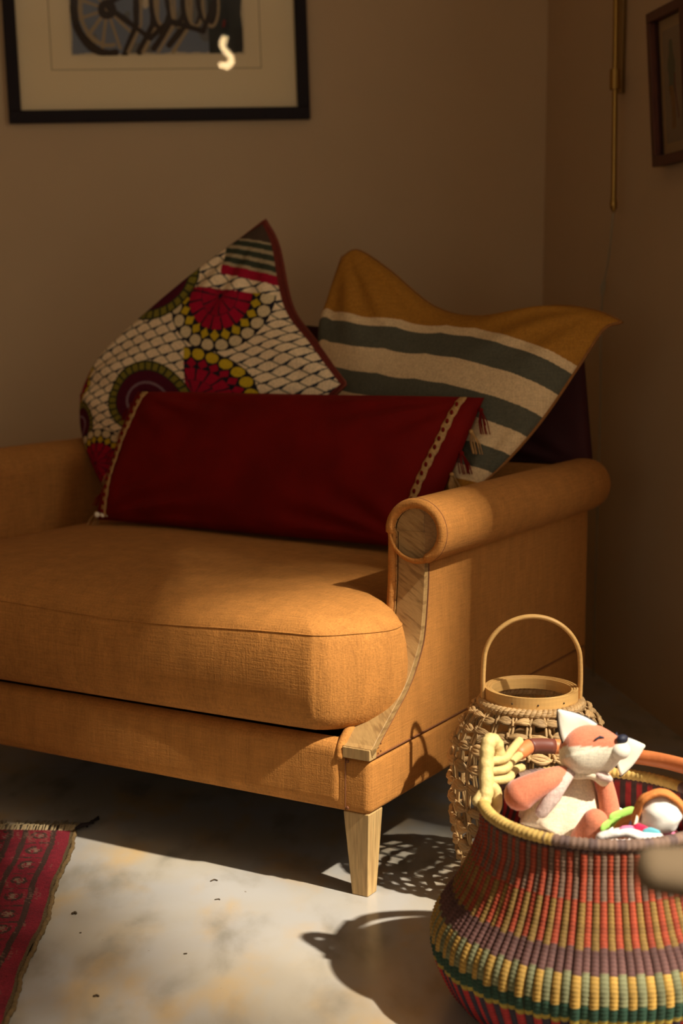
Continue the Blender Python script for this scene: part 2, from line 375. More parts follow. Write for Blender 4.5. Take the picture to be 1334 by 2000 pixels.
# legs
def leg(cx, cy, sx, sy):
    mb = MB(); t, bm = 0.054, 0.034
    top = [(cx, cy), (cx - sx * t, cy), (cx - sx * t, cy + sy * t), (cx, cy + sy * t)]
    o = 0.003
    bot = [(cx - sx * o, cy + sy * o), (cx - sx * (o + bm), cy + sy * o), (cx - sx * (o + bm), cy + sy * (o + bm)), (cx - sx * o, cy + sy * (o + bm))]
    V = [(x, y, 0) for x, y in bot] + [(x, y, 0.158) for x, y in top]
    F = [(0, 1, 2, 3), (7, 6, 5, 4), (0, 4, 5, 1), (1, 5, 6, 2), (2, 6, 7, 3), (3, 7, 4, 0)]
    if sx * sy < 0: F = [tuple(reversed(q)) for q in F]
    mb.add(V, F); mb.build('leg', 'oak', sofa, smooth=False, bevel=0.0025, seg=2)
leg(-0.004, 0.004, 1, 1); leg(-SW + 0.004, 0.004, -1, 1); leg(-0.004, SD - .004, 1, -1); leg(-SW + .004, SD - .004, -1, -1)
# arms
CURVE = [(0.002, 0.262), (0.012, 0.284), (0.072, 0.326), (0.122, 0.36), (0.153, 0.388), (0.184, 0.43), (0.198, 0.465), (0.209, 0.542), (0.211, 0.60), (0.211, 0.655)]
cur = [Vector((0, d, z)) for d, z in CURVE]
curs = smoothpath(cur, 6)
ZC, RR = 0.651, 0.063
def arm(mir):
    q = lambda l, d, z: Vector((-(SW - l) if mir else -l, d, z))
    fl = (lambda F: [tuple(reversed(t)) for t in F]) if mir else (lambda F: F)
    XC = 0.014
    # upholstered panel: extruded side profile
    prof = [(p.y + 0.012, p.z) for p in curs] + [(SD - .01, 0.655), (SD - .01, 0.262)]
    mb = MB(); n = len(prof)
    V = [q(0.0, d, z) for d, z in prof] + [q(0.078, d, z) for d, z in prof]
    F = [tuple(range(n)), tuple(reversed(range(n, 2 * n)))] + [(i, i + n, (i + 1) % n + n, (i + 1) % n) for i in range(n)]
    mb.add(V, fl(F)); pan = mb.build('arm_panel', 'ochre_flat', sofa, smooth=False, bevel=0.006)
    # roll
    mb = MB(); path = [q(XC, 0.196 + 0.012 * 0, ZC)] + [q(XC, d, ZC) for d in (0.21, 0.5, 0.8, 1.0, SD)]
    rad = [RR * 0.97] + [RR] * 4 + [RR * 1.0]
    rows = []
    ds = [(0.199, 0.80), (0.197, 0.86), (0.199, 0.93), (0.205, 0.98), (0.215, 1.0), (0.5, 1.0), (0.8, 1.01), (SD - .02, 1.0), (SD + .015, .95), (SD + .032, .8), (SD + .04, .5), (SD + .041, 0.01)]
    for d, k in ds: rows.append([q(XC + RR * k * math.cos(t), d, ZC + RR * k * math.sin(t)) for t in [2 * math.pi * j / 40 for j in range(40)]])
    mb.grid(rows if mir else rows, closed_v=True); roll = mb.build('arm_roll', 'ochre_flat', sofa)
    # seam ring on the roll's front edge
    mb = MB(); a0, a1 = -1.0, math.pi + .15
    a0, a1 = math.pi * -0.42, math.pi * 1.0
    def ring(r, d, a): return q(XC - r * math.cos(a), d, ZC + r * math.sin(a))
    # angle 0 points outwards (away from the seat), pi inwards
    outl = [ring(RR * 1.004, 0.2065, a) for a in np.linspace(-1.15, math.pi, 40)]
    mb.tube(outl, 0.0014, 6); mb.build('roll_seam', 'ochre_dark', roll)
    # oak front board following the curve, with a rounded head
    def board(l0, l1, pts, th, name, material, parent):
        mb = MB(); rows = []
        for i, p in enumerate(pts):
            T = (pts[min(i + 1, len(pts) - 1)] - pts[max(i - 1, 0)]).normalized(); nrm = Vector((0, -T.z, T.y))
            f = p + nrm * 0.002; b = p - nrm * th
            rows.append([q(l0, f.y, f.z), q(l1, f.y, f.z), q(l1, b.y, b.z), q(l0, b.y, b.z)])
        n = len(rows); mb.grid(rows, closed_v=True); mb.f.append((3, 2, 1, 0)); mb.f.append(tuple(4 * (n - 1) + k for k in range(4)))
        return mb.build(name, material, parent, smooth=False, bevel=0.0012, seg=2)
    bp = [p for p in curs if p.z >= 0.283 and p.z <= ZC - .001] + [Vector((0, 0.211, ZC))]
    bp = [Vector((0, 0.0, 0.2795))] + bp
    bd = board(-0.002, 0.055, bp, 0.014, 'arm_board', 'oak_curve', sofa)
    # square-cut end of the board
    mb = MB(); a, b = q(-0.002, -0.004, 0.261), q(0.055, 0.022, 0.2815)
    mb.box((min(a.x, b.x), a.y, a.z), (max(a.x, b.x), b.y, b.z)); mb.build('board_end', 'oak', bd, smooth=False, bevel=0.0015)
    # rounded head (main half) and the end-grain quarter beside it
    hr = 0.045
    def plate(angs, extra, d0, d1, name, material):
        pts = [(XC - hr * math.cos(t), ZC + hr * math.sin(t)) for t in angs] + extra
        n = len(pts); V = [q(l, d0, z) for l, z in pts] + [q(l, d1, z) for l, z in pts]; mb = MB()
        mb.add(V, fl([tuple(range(n)), tuple(reversed(range(n, 2 * n)))] + [(i, i + n, (i + 1) % n + n, (i + 1) % n) for i in range(n)]))
        return mb.build(name, material, bd, smooth=False, bevel=0.001, seg=1)
    t0 = math.acos(XC / hr)
    plate(list(np.linspace(t0, math.pi, 16)), [(0.0, ZC)] if False else [(XC + hr, ZC - .004), (0.0, ZC - .004)], 0.2085, 0.225, 'board_head', 'oak_curve')
    plate(list(np.linspace(-0.95, t0, 16)), [(0.0003, ZC + hr * math.sin(t0) * .98), (0.0003, 0.607)], 0.2095, 0.225, 'board_quarter', 'oak_end')
    # fabric welt: up the inner edge of the board, round the head, to the outer notch
    wp = []
    for p in curs:
        if p.z < ZC - .002: wp.append(q(0.0665 if p.z > .32 else 0.0625, p.y - 0.000, p.z))
    wr = 0.0545
    for t in np.linspace(math.pi, -1.08, 34): wp.append(q(XC - wr * math.cos(t), 0.2035, ZC + wr * math.sin(t)))
    wp = [w for i, w in enumerate(wp) if i == 0 or (w - wp[i - 1]).length > 0.003]
    mb = MB(); mb.tube(wp, 0.0098, 10, flat=(1.0, 1.0)); welt = mb.build('welt', 'ochre_linen', sofa)
    # stitched inner edge of the welt
    k = 0; last = None
    sp = []
    for p in curs:
        if 0.29 < p.z < ZC: sp.append(q(0.0565, p.y - 0.0045, p.z))
    for t in np.linspace(math.pi, -0.95, 34): sp.append(q(XC - (hr + .0005) * math.cos(t), 0.2035, ZC + (hr + .0005) * math.sin(t)))
    mb = MB(); mb.tube(sp, [0.0012 + 0.0007 * (i % 2) for i in range(len(sp))], 6); mb.build('stitching', 'gold_thread', welt)
    for i, p in enumerate(sp[2::3]):
        mb = MB(); mb.ball(p + Vector((0, -0.001, 0)), 0.0016, nu=6, nv=4); mb.build('tack', 'ochre_dark', welt)
    # dark seam and cord beside the board on the outer panel
    mb = MB(); mb.tube([q(-0.0015, p.y + 0.017, p.z - 0.004) for p in curs if .285 < p.z < .605], 0.0013, 6); mb.build('panel_seam', 'ochre_dark', pan)
    for d, z in ((.030, .279), (.030, .268), (.040, .284), (.040, .27)):
        mb = MB(); mb.ball(q(-0.001, d, z), .0015, nu=6, nv=4); mb.build('tack', 'ochre_dark', pan)
arm(False); arm(True)
# back
mb = MB(); rows = []
def backsec(z, dz):
    return 0.93 + 0.06 * (z - .26), 1.06 + 0.06 * (z - .26)
mb = MB(); rbox(mb, (-SW + 0.03, 0.955, 0.262), (-0.03, 1.085, 0.70), 0.045, 8)
mb.v = [(p[0] * (1.0 + 0.02 * (0.7 - p[2])), p[1] + 0.05 * (p[2] - 0.3), p[2]) for p in mb.v]
mb.build('backrest', 'ochre_flat', sofa)
# seat cushion: T-shaped loose cushion with a crowned top
outl = [(0.30, -0.022), (0.135, -0.020), (0.100, -0.014), (0.070, 0.008), (0.030, 0.060), (0.010, 0.105), (0.018, 0.155), (0.060, 0.195), (0.083, 0.25), (0.086, 0.6), (0.088, 0.88), (0.11, 0.945), (0.3, 0.95)]
outl = outl + [(SW - l, d) for l, d in reversed(outl)]
op = smoothpath([Vector((l, d, 0)) for l, d in outl], 8, closed=True)
cx, cy = SW / 2, 0.46
def ring_at(off, s, zf):
    out = []; n = len(op)
    for i, p in enumerate(op):
        T = (op[(i + 1) % n] - op[i - 1]).normalized(); nn = Vector((-T.y, T.x, 0))
        if nn.dot(p - Vector((cx, cy, 0))) < 0 and False: nn = -nn
        w = p + nn * off * NS
        w = Vector((cx + (w.x - cx) * s, cy + (w.y - cy) * s, 0)); out.append(sl(w.x, w.y, zf(w.x, w.y)))
    return out
# orientation sign: outward normal
T0 = (op[1] - op[-1]).normalized(); NS = 1 if Vector((-T0.y, T0.x, 0)).dot(op[0] - Vector((cx, cy, 0))) > 0 else -1
def sag(x): return -0.012 * math.sin(math.pi * min(max((x - 0.05) / 1.3, 0), 1)) + 0.004 * math.sin(x * 9)
rows = []
for s in (0.0, .4, .8, .93): rows.append(ring_at(-0.02, s if s else 0.001, lambda x, y: 0.300))
for t, off, z in ((0, -0.012, 0.305), (0, -0.001, .316), (0, .006, .335), (0, .011, .37), (0, .012, .41), (0, .009, .445), (0, .004, .468), (0, 0.0, .482)):
    rows.append(ring_at(off, 1.0, lambda x, y, z=z: z + sag(x) * (z - .3) / .18))
seam_row = rows[-1]
for s, dz in ((.985, .010), (.96, .021), (.92, .031), (.86, .040), (.77, .048), (.64, .053), (.5, .056), (.3, .058), (.12, .059), (.001, .059)):
    rows.append(ring_at(0, s, lambda x, y, dz=dz, s=s: .482 + dz + sag(x) * s))
mb = MB(); mb.grid(rows, closed_v=True); cush = mb.build('seat_cushion', 'ochre_linen', sofa)
mb = MB(); mb.tube([p + Vector((0, 0, 0.0)) for p in seam_row], 0.0016, 6, closed=True); mb.build('cushion_seam', 'ochre_flat', cush)

# ------------------------------------------------------------------ throw cushions
def curve_pts(P, n):
    """n points evenly spread along a smooth curve through P"""
    q = np.array([tuple(p) for p in smoothpath([Vector(tuple(p)) for p in P], 16)]); d = np.r_[0, np.cumsum(np.linalg.norm(np.diff(q, axis=0), axis=1))]
    t = np.linspace(0, d[-1], n); return np.stack([np.interp(t, d, q[:, k]) for k in range(3)], -1)
def pillow(name, borders, T, sags, n, colfn, material, label, ears=0.0, wr=0.004, power=0.5, seed=0, parent_loc=None, back_k=0.8):
    """borders: top (TL-TR), right (TR-BR), bottom (BL-BR), left (TL-BL) as 3-D point lists; a knife-edged stuffed cushion"""
    top, right, bot, left = [curve_pts(b, n) for b in borders]
    TL, TR, BR, BL = top[0], top[-1], bot[-1], bot[0]
    u, v = np.meshgrid(np.linspace(0, 1, n), np.linspace(0, 1, n)); U = u[..., None]; V = v[..., None]
    P = (1 - V) * top[None, :, :] + V * bot[None, :, :] + (1 - U) * left[:, None, :] + U * right[:, None, :] - (TL * (1 - U) * (1 - V) + TR * U * (1 - V) + BR * U * V + BL * (1 - U) * V)
    ex = (TR - TL + BR - BL) / 2; ey = (BL - TL + BR - TR) / 2; lx = np.linalg.norm(ex); ly = np.linalg.norm(ey); ex /= lx; ey /= ly
    nn = np.cross(ex, ey); nn /= np.linalg.norm(nn)
    if nn[1] > 0: nn = -nn
    par = lambda a: (4 * a * (1 - a))
    r = np.random.default_rng(seed); w = np.zeros_like(u)
    for k in range(7):
        a, b, ph = r.uniform(-9, 9), r.uniform(-9, 9), r.uniform(0, 6); w += np.sin(a * u + b * v + ph) / 7
    # puckers running out from the corners
    h = T * (par(u) * par(v)) ** power
    pk = np.zeros_like(u)
    for cu, cv in ((0, 0), (1, 0), (1, 1), (0, 1)):
        an = np.arctan2(v - cv, u - cu); di = np.hypot(u - cu, v - cv); pk += np.sin(an * 13 + cu * 2 + cv) * np.exp(-((di - .28) / .15) ** 2)
    h2 = h + (w * wr * 2 + pk * wr) * np.minimum(1, par(u) * par(v) * 5)
    Fp = P + nn * h2[..., None]; Bp = P - nn * (h * back_k)[..., None]
    idx = np.arange(n * n).reshape(n, n); b_idx = idx.copy(); inner = np.zeros((n, n), bool); inner[1:-1, 1:-1] = True
    b_idx[inner] = n * n + np.arange((n - 2) ** 2)
    V3 = np.concatenate([Fp.reshape(-1, 3), Bp[inner]])
    base = V3.mean(0); base[2] = V3[:, 2].min()
    V3 = V3 - base
    def faces(ix, flip):
        q = np.stack([ix[:-1, :-1], ix[1:, :-1], ix[1:, 1:], ix[:-1, 1:]], -1).reshape(-1, 4); return q[:, ::-1] if flip else q
    test = np.cross(ey, ex).dot(nn) > 0
    Fc = np.concatenate([faces(idx, not test), faces(b_idx, test)])
    mb = MB(); mb.v = V3; mb.f = Fc.tolist(); mb.v = [tuple(p) for p in V3]
    cols = None
    if colfn is not None:
        c = colfn(u, v); cols = np.concatenate([c.reshape(-1, 3), c[inner]])
    root = thing(name, base.tolist(), label, 'cushion')
    o = mb.build('cover', material, root, cols=cols)
    def edge(vv, k0, k1):  # point on the outline
        return None
    border = [Fp[0, i] for i in range(n)] + [Fp[i, -1] for i in range(1, n)] + [Fp[-1, i] for i in range(n - 2, -1, -1)] + [Fp[i, 0] for i in range(n - 2, 0, -1)]
    border = [Vector((p - base).tolist()) for p in border]
    surf = lambda uu, vv: Vector((Fp[int(round(vv * (n - 1))), int(round(uu * (n - 1)))] - base).tolist())
    return root, border, surf, Vector(nn.tolist())
def sp(l, d, z): return np.array(SOFA @ sl(l, d, z))

# --- wax-print cushion
def c3(h): return np.array(hexc(h))
def wax(u, v):
    """printed cotton: cream netting with dark lines, red half-fans with yellow dotted rims, maroon discs (x right, y down, drawn upright)"""
    x = 156 * u - 362 * v; y = 316 * u + 343 * v
    col = np.ones(u.shape + (3,)) * np.array((0.80, 0.61, 0.36))
    def put(mask, c): col[mask] = c
    a = R(-27); px = (x * math.cos(a) + y * math.sin(a)) / 27; py = (-x * math.sin(a) + y * math.cos(a)) / 18.5
    row = np.floor(py); fx = (px + (row % 2) * .5) % 1; fy = py - row
    put(np.abs(fx - .5 - (fy - .5) * .35) < .05, (0.13, 0.11, 0.08))
    put(fy < .11 + .17 * np.exp(-((fx - .5) / .22) ** 2), (0.022, 0.025, 0.034))
    def disc(cx, cy, r, kind, cut=None):
        dx, dy = x - cx, y - cy; d = np.hypot(dx, dy) / r; an = np.arctan2(dy, dx)
        keep = np.ones(x.shape, bool)
        if cut is not None: keep = (dx * math.cos(R(cut)) + dy * math.sin(R(cut))) > -.12 * r
        def pt(m, c): put(m & keep, c)
        if kind == 'moon':
            pt(d < 1.0, (0.030, 0.032, 0.010)); pt((d < .96) & (d > .80) & ((an * 16 / np.pi) % 1 < .72), (0.20, 0.16, 0.018)); pt(d < .77, (0.075, 0.004, 0.014))
            pt((d < .52) & (d > .46), (0.20, 0.12, 0.13)); pt(d < .30, (0.04, 0.003, 0.01))
        else:
            pt(d < 1.0, (0.012, 0.010, 0.014))
            k = (an * 11 / np.pi) % 1; pt((d < .98) & (d > .78) & (np.hypot((k - .5) * .62, (d - .88) * 2.6) < .27), (0.62, 0.48, 0.26) if kind == 'fan' else (0.56, 0.38, 0.015))
            k2 = (an * 11 / np.pi + .5) % 1; pt((d < .80) & (d > .60) & (np.abs(k2 - .5) + np.abs(d - .70) * 4 < .44), (0.52, 0.35, 0.012) if kind == 'fan' else (0.34, 0.003, 0.022))
            k3 = (an * 8 / np.pi) % 1; pt((d < .60) & (d > .36) & (np.abs(k3 - .5) < .42), (0.34, 0.003, 0.022)); pt((d < .35) & (np.abs(((an * 5 / np.pi) % 1) - .5) < .42) & (d > .05), (0.30, 0.003, 0.02))
    disc(-44, 150, 98, 'fan', 85); disc(-190, 125, 90, 'moon'); disc(-58, 345, 100, 'fan2', -10); disc(-140, 372, 84, 'moon'); disc(-345, 335, 55, 'fan2'); disc(-318, 440, 62, 'moon'); disc(-240, 540, 90, 'fan'); disc(80, 480, 110, 'fan2')
    t = (y < 112) & (x > -62 + (y - 40) * .1); put(t, (0.035, 0.04, 0.022)); put(t & (np.abs(y / 17 % 1 - .5) < .2), (0.34, 0.26, 0.14)); put(t & (y > 96), (0.30, 0.004, 0.02)); put(y < 42, (0.06, 0.035, 0.02))
    t = (x * .55 - y) < -300; t &= x > 60; put(t, (0.012, 0.008, 0.028)); put(t & ((x * .55 - y) > -309), (0.36, 0.004, 0.02)); put(t & (np.sin(x * .35) * np.sin(y * .4) > .55), (0.30, 0.25, 0.20))
    e = np.minimum(np.minimum(u, 1 - u), np.minimum(v, 1 - v)); put(e < .012, (0.12, 0.018, 0.01))
    return col
def pxs(*P): return [at(*p) for p in P]
top = pxs((519, 430, 3.93), (545, 482, 3.91), (572, 600, 3.82), (622, 672, 3.70), (677, 750, 3.60))
left = pxs((519, 430, 3.93), (405, 518, 3.99), (300, 606, 4.03), (205, 696, 4.08), (159, 772, 4.11))
bot = pxs((159, 772, 4.11), (166, 850, 4.07), (192, 925, 4.02), (225, 985, 3.98))
right = pxs((677, 750, 3.60), (520, 890, 3.72), (225, 985, 3.98))
wp_root, border, surf, nn = pillow('throw_cushion', (top, right, bot, left), 0.085, None, 340, wax, 'print_cotton',
    'wax-print cushion with red fans and cream netting, leaning in the corner', wr=0.006, power=0.42, seed=3)
mb = MB(); mb.tube(border[::4], 0.0042, 6, closed=True); mb.build('piping', 'rust_piping', wp_root)
# --- striped cushion
def stripes(u, v):
    col = np.zeros(u.shape + (3,)); och = np.array((0.30, 0.125, 0.014)); cr = np.array((0.56, 0.39, 0.20)); gr = np.array((0.078, 0.073, 0.046))
    dip = np.interp(u, [0, .08, .2, .34, .5, .62, .78, .9, 1], [0, -.03, .03, .15, .19, .155, .06, .02, 0]); vv = v * (1 - dip) + dip
    col[:] = cr; col[vv < .285] = och
    for a, b in ((.325, .43), (.545, .65), (.755, .86)): col[(vv > a) & (vv < b)] = gr
    col[vv > .93] = och
    # pressed fold lines
    return col
top = pxs((668, 503, 3.74), (700, 490, 3.74), (760, 528, 3.70), (850, 600, 3.64), (940, 619, 3.57), (1080, 599, 3.47), (1160, 607, 3.41), (1216, 629, 3.37))
right = pxs((1216, 629, 3.37), (1180, 642, 3.37), (1140, 700, 3.35), (1060, 818, 3.33), (985, 905, 3.31), (915, 968, 3.30))
left = pxs((668, 503, 3.74), (640, 590, 3.73), (624, 660, 3.72), (640, 780, 3.68), (650, 905, 3.62))
bot = pxs((650, 905, 3.62), (780, 950, 3.46), (915, 968, 3.30))
st_root, border, surf, nn = pillow('throw_cushion', (top, right, bot, left), 0.075, None, 400, stripes, 'stripe_cotton',
    'mustard, cream and grey striped cushion slumped against the right-hand arm', wr=0.005, power=0.45, seed=5)
mb = MB(); mb.tube(border[::5], 0.004, 6, closed=True); mb.build('piping', 'mustard_piping', st_root)
# --- red velvet bolster cushion
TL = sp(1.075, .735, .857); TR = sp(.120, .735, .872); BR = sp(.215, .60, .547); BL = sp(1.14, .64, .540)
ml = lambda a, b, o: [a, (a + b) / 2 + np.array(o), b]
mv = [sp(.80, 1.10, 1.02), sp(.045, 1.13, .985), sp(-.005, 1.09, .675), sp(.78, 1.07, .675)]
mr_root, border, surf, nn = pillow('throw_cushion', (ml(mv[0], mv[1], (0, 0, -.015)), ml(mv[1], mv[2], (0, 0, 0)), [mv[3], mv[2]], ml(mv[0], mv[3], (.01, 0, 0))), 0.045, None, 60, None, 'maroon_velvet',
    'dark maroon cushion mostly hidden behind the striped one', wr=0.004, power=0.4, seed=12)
vr, border, surf, nn = pillow('lumbar_cushion', (ml(TL, TR, (0, 0, -.004)), [TR, BR], [BL, BR], [TL, BL]), 0.08, None, 120, None, 'velvet',
    'long dark red velvet cushion with gold braid along its short ends', wr=0.006, power=0.36, seed=9)
def band(side, name):
    u0 = 0.045 if side == 0 else 0.955
    pts = [surf(u0, t) + nn * 0.003 for t in np.linspace(0.02, 0.98, 34)]
    mb = MB(); rows = []
    for i, p in enumerate(pts):
        ex = (surf(min(u0 + .02, 1), i / 33) - surf(max(u0 - .02, 0), i / 33)).normalized()
        w = 0.009 + .0015 * math.sin(i * 2.1)
        rows.append([p - ex * w, p - ex * w * .6 + nn * .004, p + nn * .0025, p + ex * w * .6 + nn * .004, p + ex * w])
    mb.grid(rows); b = mb.build(name, 'gold_thread', vr)
    for i in range(2, 33, 2):
        mb = MB(); mb.ball(pts[i] + nn * .004, (.004, .004, .006), nu=8, nv=5); mb.build('braid_knot', 'velvet', b)
band(0, 'braid'); band(1, 'braid')
def tassel(p, ln, dirv, material):
    mb = MB()
    for k in range(9):
        a = Vector((random.uniform(-.006, .006), random.uniform(-.006, .006), 0)); q = p + dirv * ln + a * 2.2 + Vector((random.uniform(-.004, .004), 0, 0))
        mb.tube([p + a * .3, (p + q) / 2 + a, q], 0.0012, 5)
    mb.ball(p, .0055, nu=10, nv=6); return mb.build('tassel', material, vr)
for k, t in enumerate(np.linspace(0.08, 0.95, 7)):
    e = surf(1.0, t); tassel(e + Vector((.004, -.004, 0)), random.uniform(.045, .07), Vector((.25, -.1, -1)).normalized(), 'gold_thread' if k % 2 else 'velvet')
for k, t in enumerate(np.linspace(0.1, 0.95, 6)):
    e = surf(0.0, t); tassel(e + Vector((-.004, -.004, 0)), random.uniform(.03, .045), Vector((-.35, -.15, -1)).normalized(), 'gold_thread' if k % 2 else 'velvet')
for k in range(3):
    e = surf(0.03, .985); mb = MB(); mb.ball(e + Vector((-.012 + .014 * k, -.008, .006)), (.007, .006, .007), nu=10, nv=7); mb.build('shell_bead', 'ribbon_cream', vr)

# ------------------------------------------------------------------ pictures on the walls
def wall_frame_rot(normal):   # rotation so local +X = to the viewer's right on that wall, +Z up, -Y out of the wall
    n = Vector(normal).normalized(); y = -n; x = Vector((0, 0, 1)).cross(n).normalized()
    return Matrix((x, y, Vector((0, 0, 1)))).transposed()
def picture(name, center, normal, w, h, bar, depth, label, frame_mat, tilt, lean=0.0):
    M3 = wall_frame_rot(normal) @ Matrix.Rotation(tilt, 3, 'Y') @ Matrix.Rotation(lean, 3, 'X')
    root = thing(name, center, label, 'picture', rot=M3.to_euler())
    for a, b in (((-w / 2, -depth, -h / 2), (w / 2, -.001, -h / 2 + bar)), ((-w / 2, -depth, h / 2 - bar), (w / 2, -.001, h / 2)),
                 ((-w / 2, -depth, -h / 2 + bar), (-w / 2 + bar, -.001, h / 2 - bar)), ((w / 2 - bar, -depth, -h / 2 + bar), (w / 2, -.001, h / 2 - bar))):
        mb = MB(); mb.box(a, b); mb.build('frame_bar', frame_mat, root, smooth=False, bevel=.002)
    mb = MB(); mb.box((-w / 2 + bar, -.010, -h / 2 + bar), (w / 2 - bar, -.002, h / 2 - bar)); board = mb.build('mat_board', 'mat_board', root, smooth=False)
    mb = MB(); mb.add([(-w / 2 + bar, -.02, -h / 2 + bar), (w / 2 - bar, -.02, -h / 2 + bar), (w / 2 - bar, -.02, h / 2 - bar), (-w / 2 + bar, -.02, h / 2 - bar)], [(0, 1, 2, 3)]); mb.build('glass', 'picture_glass', root, smooth=False)
    return root, board
def print_grid(x0, x1, z0, z1, y, n, m, fn, parent, name='art_print'):
    xs = np.linspace(x0, x1, n); zs = np.linspace(z0, z1, m); X, Z = np.meshgrid(xs, zs)
    V = np.stack([X, np.full_like(X, y), Z], -1).reshape(-1, 3); idx = np.arange(n * m).reshape(m, n)
    F = np.stack([idx[:-1, :-1], idx[:-1, 1:], idx[1:, 1:], idx[1:, :-1]], -1).reshape(-1, 4)
    mb = MB(); mb.v = [tuple(p) for p in V]; mb.f = F.tolist()
    return mb.build(name, 'art', parent, smooth=False, cols=fn(X, Z).reshape(-1, 3))
# large picture on the back wall. Room coordinates: bottom edge from (1.671,1.608) to (0.762,1.644)
PW, PH = 0.912, 0.86
tilt_p = math.atan2(0.030, 0.909)
bc = rm((1.671 + .762) / 2, 0, (1.608 + 1.644) / 2)
pc = bc + Vector((0, 0, PH / 2)) + E1 * (PH / 2 * tilt_p)
pic, board = picture('framed_picture', pc, E2, PW, PH, 0.037, 0.03, 'large black-framed picture with wide cream mat and dark brushwork', 'black_frame', -tilt_p)
def seg_d(X, Z, a, b):
    ax, az = a; bx, bz = b; dx, dz = bx - ax, bz - az; t = np.clip(((X - ax) * dx + (Z - az) * dz) / (dx * dx + dz * dz + 1e-12), 0, 1)
    return np.hypot(X - ax - t * dx, Z - az - t * dz)
def artwork(X, Z):
    """loose dark strokes over a blue ground; X right, Z up, metres from the print's lower left corner"""
    r = np.random.default_rng(21)
    x = X - X.min(); z = Z - Z.min(); W = x.max(); H = z.max()
    nz = sum(np.sin(x * r.uniform(-90, 90) + z * r.uniform(-90, 90) + r.uniform(0, 6)) for _ in range(10)) / 10
    nz2 = sum(np.sin(x * r.uniform(-25, 25) + z * r.uniform(-25, 25) + r.uniform(0, 6)) for _ in range(6)) / 6
    cream = np.array((0.60, 0.46, 0.27)); col = np.ones(X.shape + (3,)) * cream
    blue = np.array((0.17, 0.185, 0.205)); col[(nz2 + nz * .5 > -.25)] = blue; col[(nz2 + nz * .6 > .38)] = (0.15, 0.14, 0.12)
    dk = (x > W * .79); col[dk] = np.array((0.028, 0.030, 0.024)) * (1 + .6 * nz[dk])[:, None]
    edge = np.minimum(np.minimum(x, W - x), z); col[edge < .006 + .006 * nz] = cream
    brown = np.array((0.030, 0.017, 0.010)); tan = np.array((0.38, 0.26, 0.13))
    def stroke(pts, w, c):
        d = np.full(X.shape, 9.)
        for a, b in zip(pts[:-1], pts[1:]): d = np.minimum(d, seg_d(x, z, a, b))
        col[d < w * (1 + .45 * nz)] = c
    def loop(cx, cz, rx, rz, w, c, t0=0, t1=6.3, ph=0): stroke([(cx + rx * math.cos(t + ph), cz + rz * math.sin(t)) for t in np.linspace(t0, t1, 22)], w, c)
    # a big spoked ring at the left, tangled loops to the right
    for k in range(9):
        t = 1.2 + k * .55; stroke([(.115, .135), (.115 + .10 * math.cos(t), .135 + .12 * math.sin(t))], .0045, tan)
    loop(.115, .135, .100, .128, .011, brown, 1.7, 4.9); loop(.115, .135, .080, .105, .0055, tan, 1.7, 4.9); loop(.115, .135, .018, .018, .010, brown)
    for k in range(4):
        stroke([(.16 + .045 * k, .0 + .01 * k), (.20 + .05 * k, .09), (.205 + .05 * k, .17), (.20 + .05 * k, .30)], .0095, brown)
        stroke([(.172 + .045 * k, .01), (.214 + .05 * k, .09), (.218 + .05 * k, .17)], .0050, tan)
    for k in range(4):
        loop(.275 + .048 * k, .155 + .012 * (k % 2), .028, .075, .0085, brown, 2.6, 7.0); loop(.283 + .048 * k, .15, .024, .066, .0045, tan, 2.6, 7.0)
    stroke([(.12, .14), (.24, .05), (.30, .10), (.40, .07), (.44, .16)], .008, brown); stroke([(.11, .15), (.2, .19), (.31, .2), (.42, .24)], .008, brown)
    for k in range(12):
        loop(r.uniform(.06, .40), r.uniform(.3, .55), r.uniform(.02, .06), r.uniform(.03, .08), .007, brown)
    stroke([(W * .88, .085), (W * .885, .10)], .004, (0.22, 0.02, 0.012))
    return col
mid = 1.2165
print_grid(mid - 1.479, mid - 0.952, 1.822 - pc.z, 1.822 - pc.z + 0.52, -.0115, 420, 300, artwork, pic)
x0, x1, z0, z1 = mid - 1.538, mid - 0.905, 1.782 - pc.z, 1.782 - pc.z + .60
for a, b in (((x0, z0), (x1, z0)), ((x0, z1), (x1, z1)), ((x0, z0), (x0, z1)), ((x1, z0), (x1, z1))):
    mb = MB(); mb.box((min(a[0], b[0]) - .0012, -.0106, min(a[1], b[1]) - .0012), (max(a[0], b[0]) + .0012, -.0098, max(a[1], b[1]) + .0012)); mb.build('plate_line', 'mat_line', board, smooth=False)
# small picture on the right wall: along the wall 0.94..1.30, z 1.42..1.79
c2 = rm(0.016, (1.06 + 1.30) / 2, (1.418 + 1.79) / 2)
pic2, board2 = picture('framed_picture', c2, E1, 0.24, 0.372, 0.024, 0.034, 'small red-brown wooden box frame on the side wall', 'red_wood', 0.0, R(4.3))
def art2(X, Z):
    col = np.ones(X.shape + (3,)) * np.array((0.55, 0.46, 0.33)); x = (X - X.min()) / np.ptp(X); z = (Z - Z.min()) / np.ptp(Z)
    col[np.hypot((x - .36) * 1.6, z - .62) < .26 + .03 * np.sin(z * 30)] = (0.20, 0.24, 0.16); col[(np.abs(x - .30 - .1 * np.sin(z * 6)) < .10) & (z < .5) & (z > .12)] = (0.45, 0.24, 0.06)
    col[(np.abs(x - .55 - .06 * np.sin(z * 9)) < .03) & (z > .2) & (z < .6)] = (0.30, 0.10, 0.10)
    return col
print_grid(-.07, .07, -.135, .135, -.0115, 90, 120, art2, pic2)

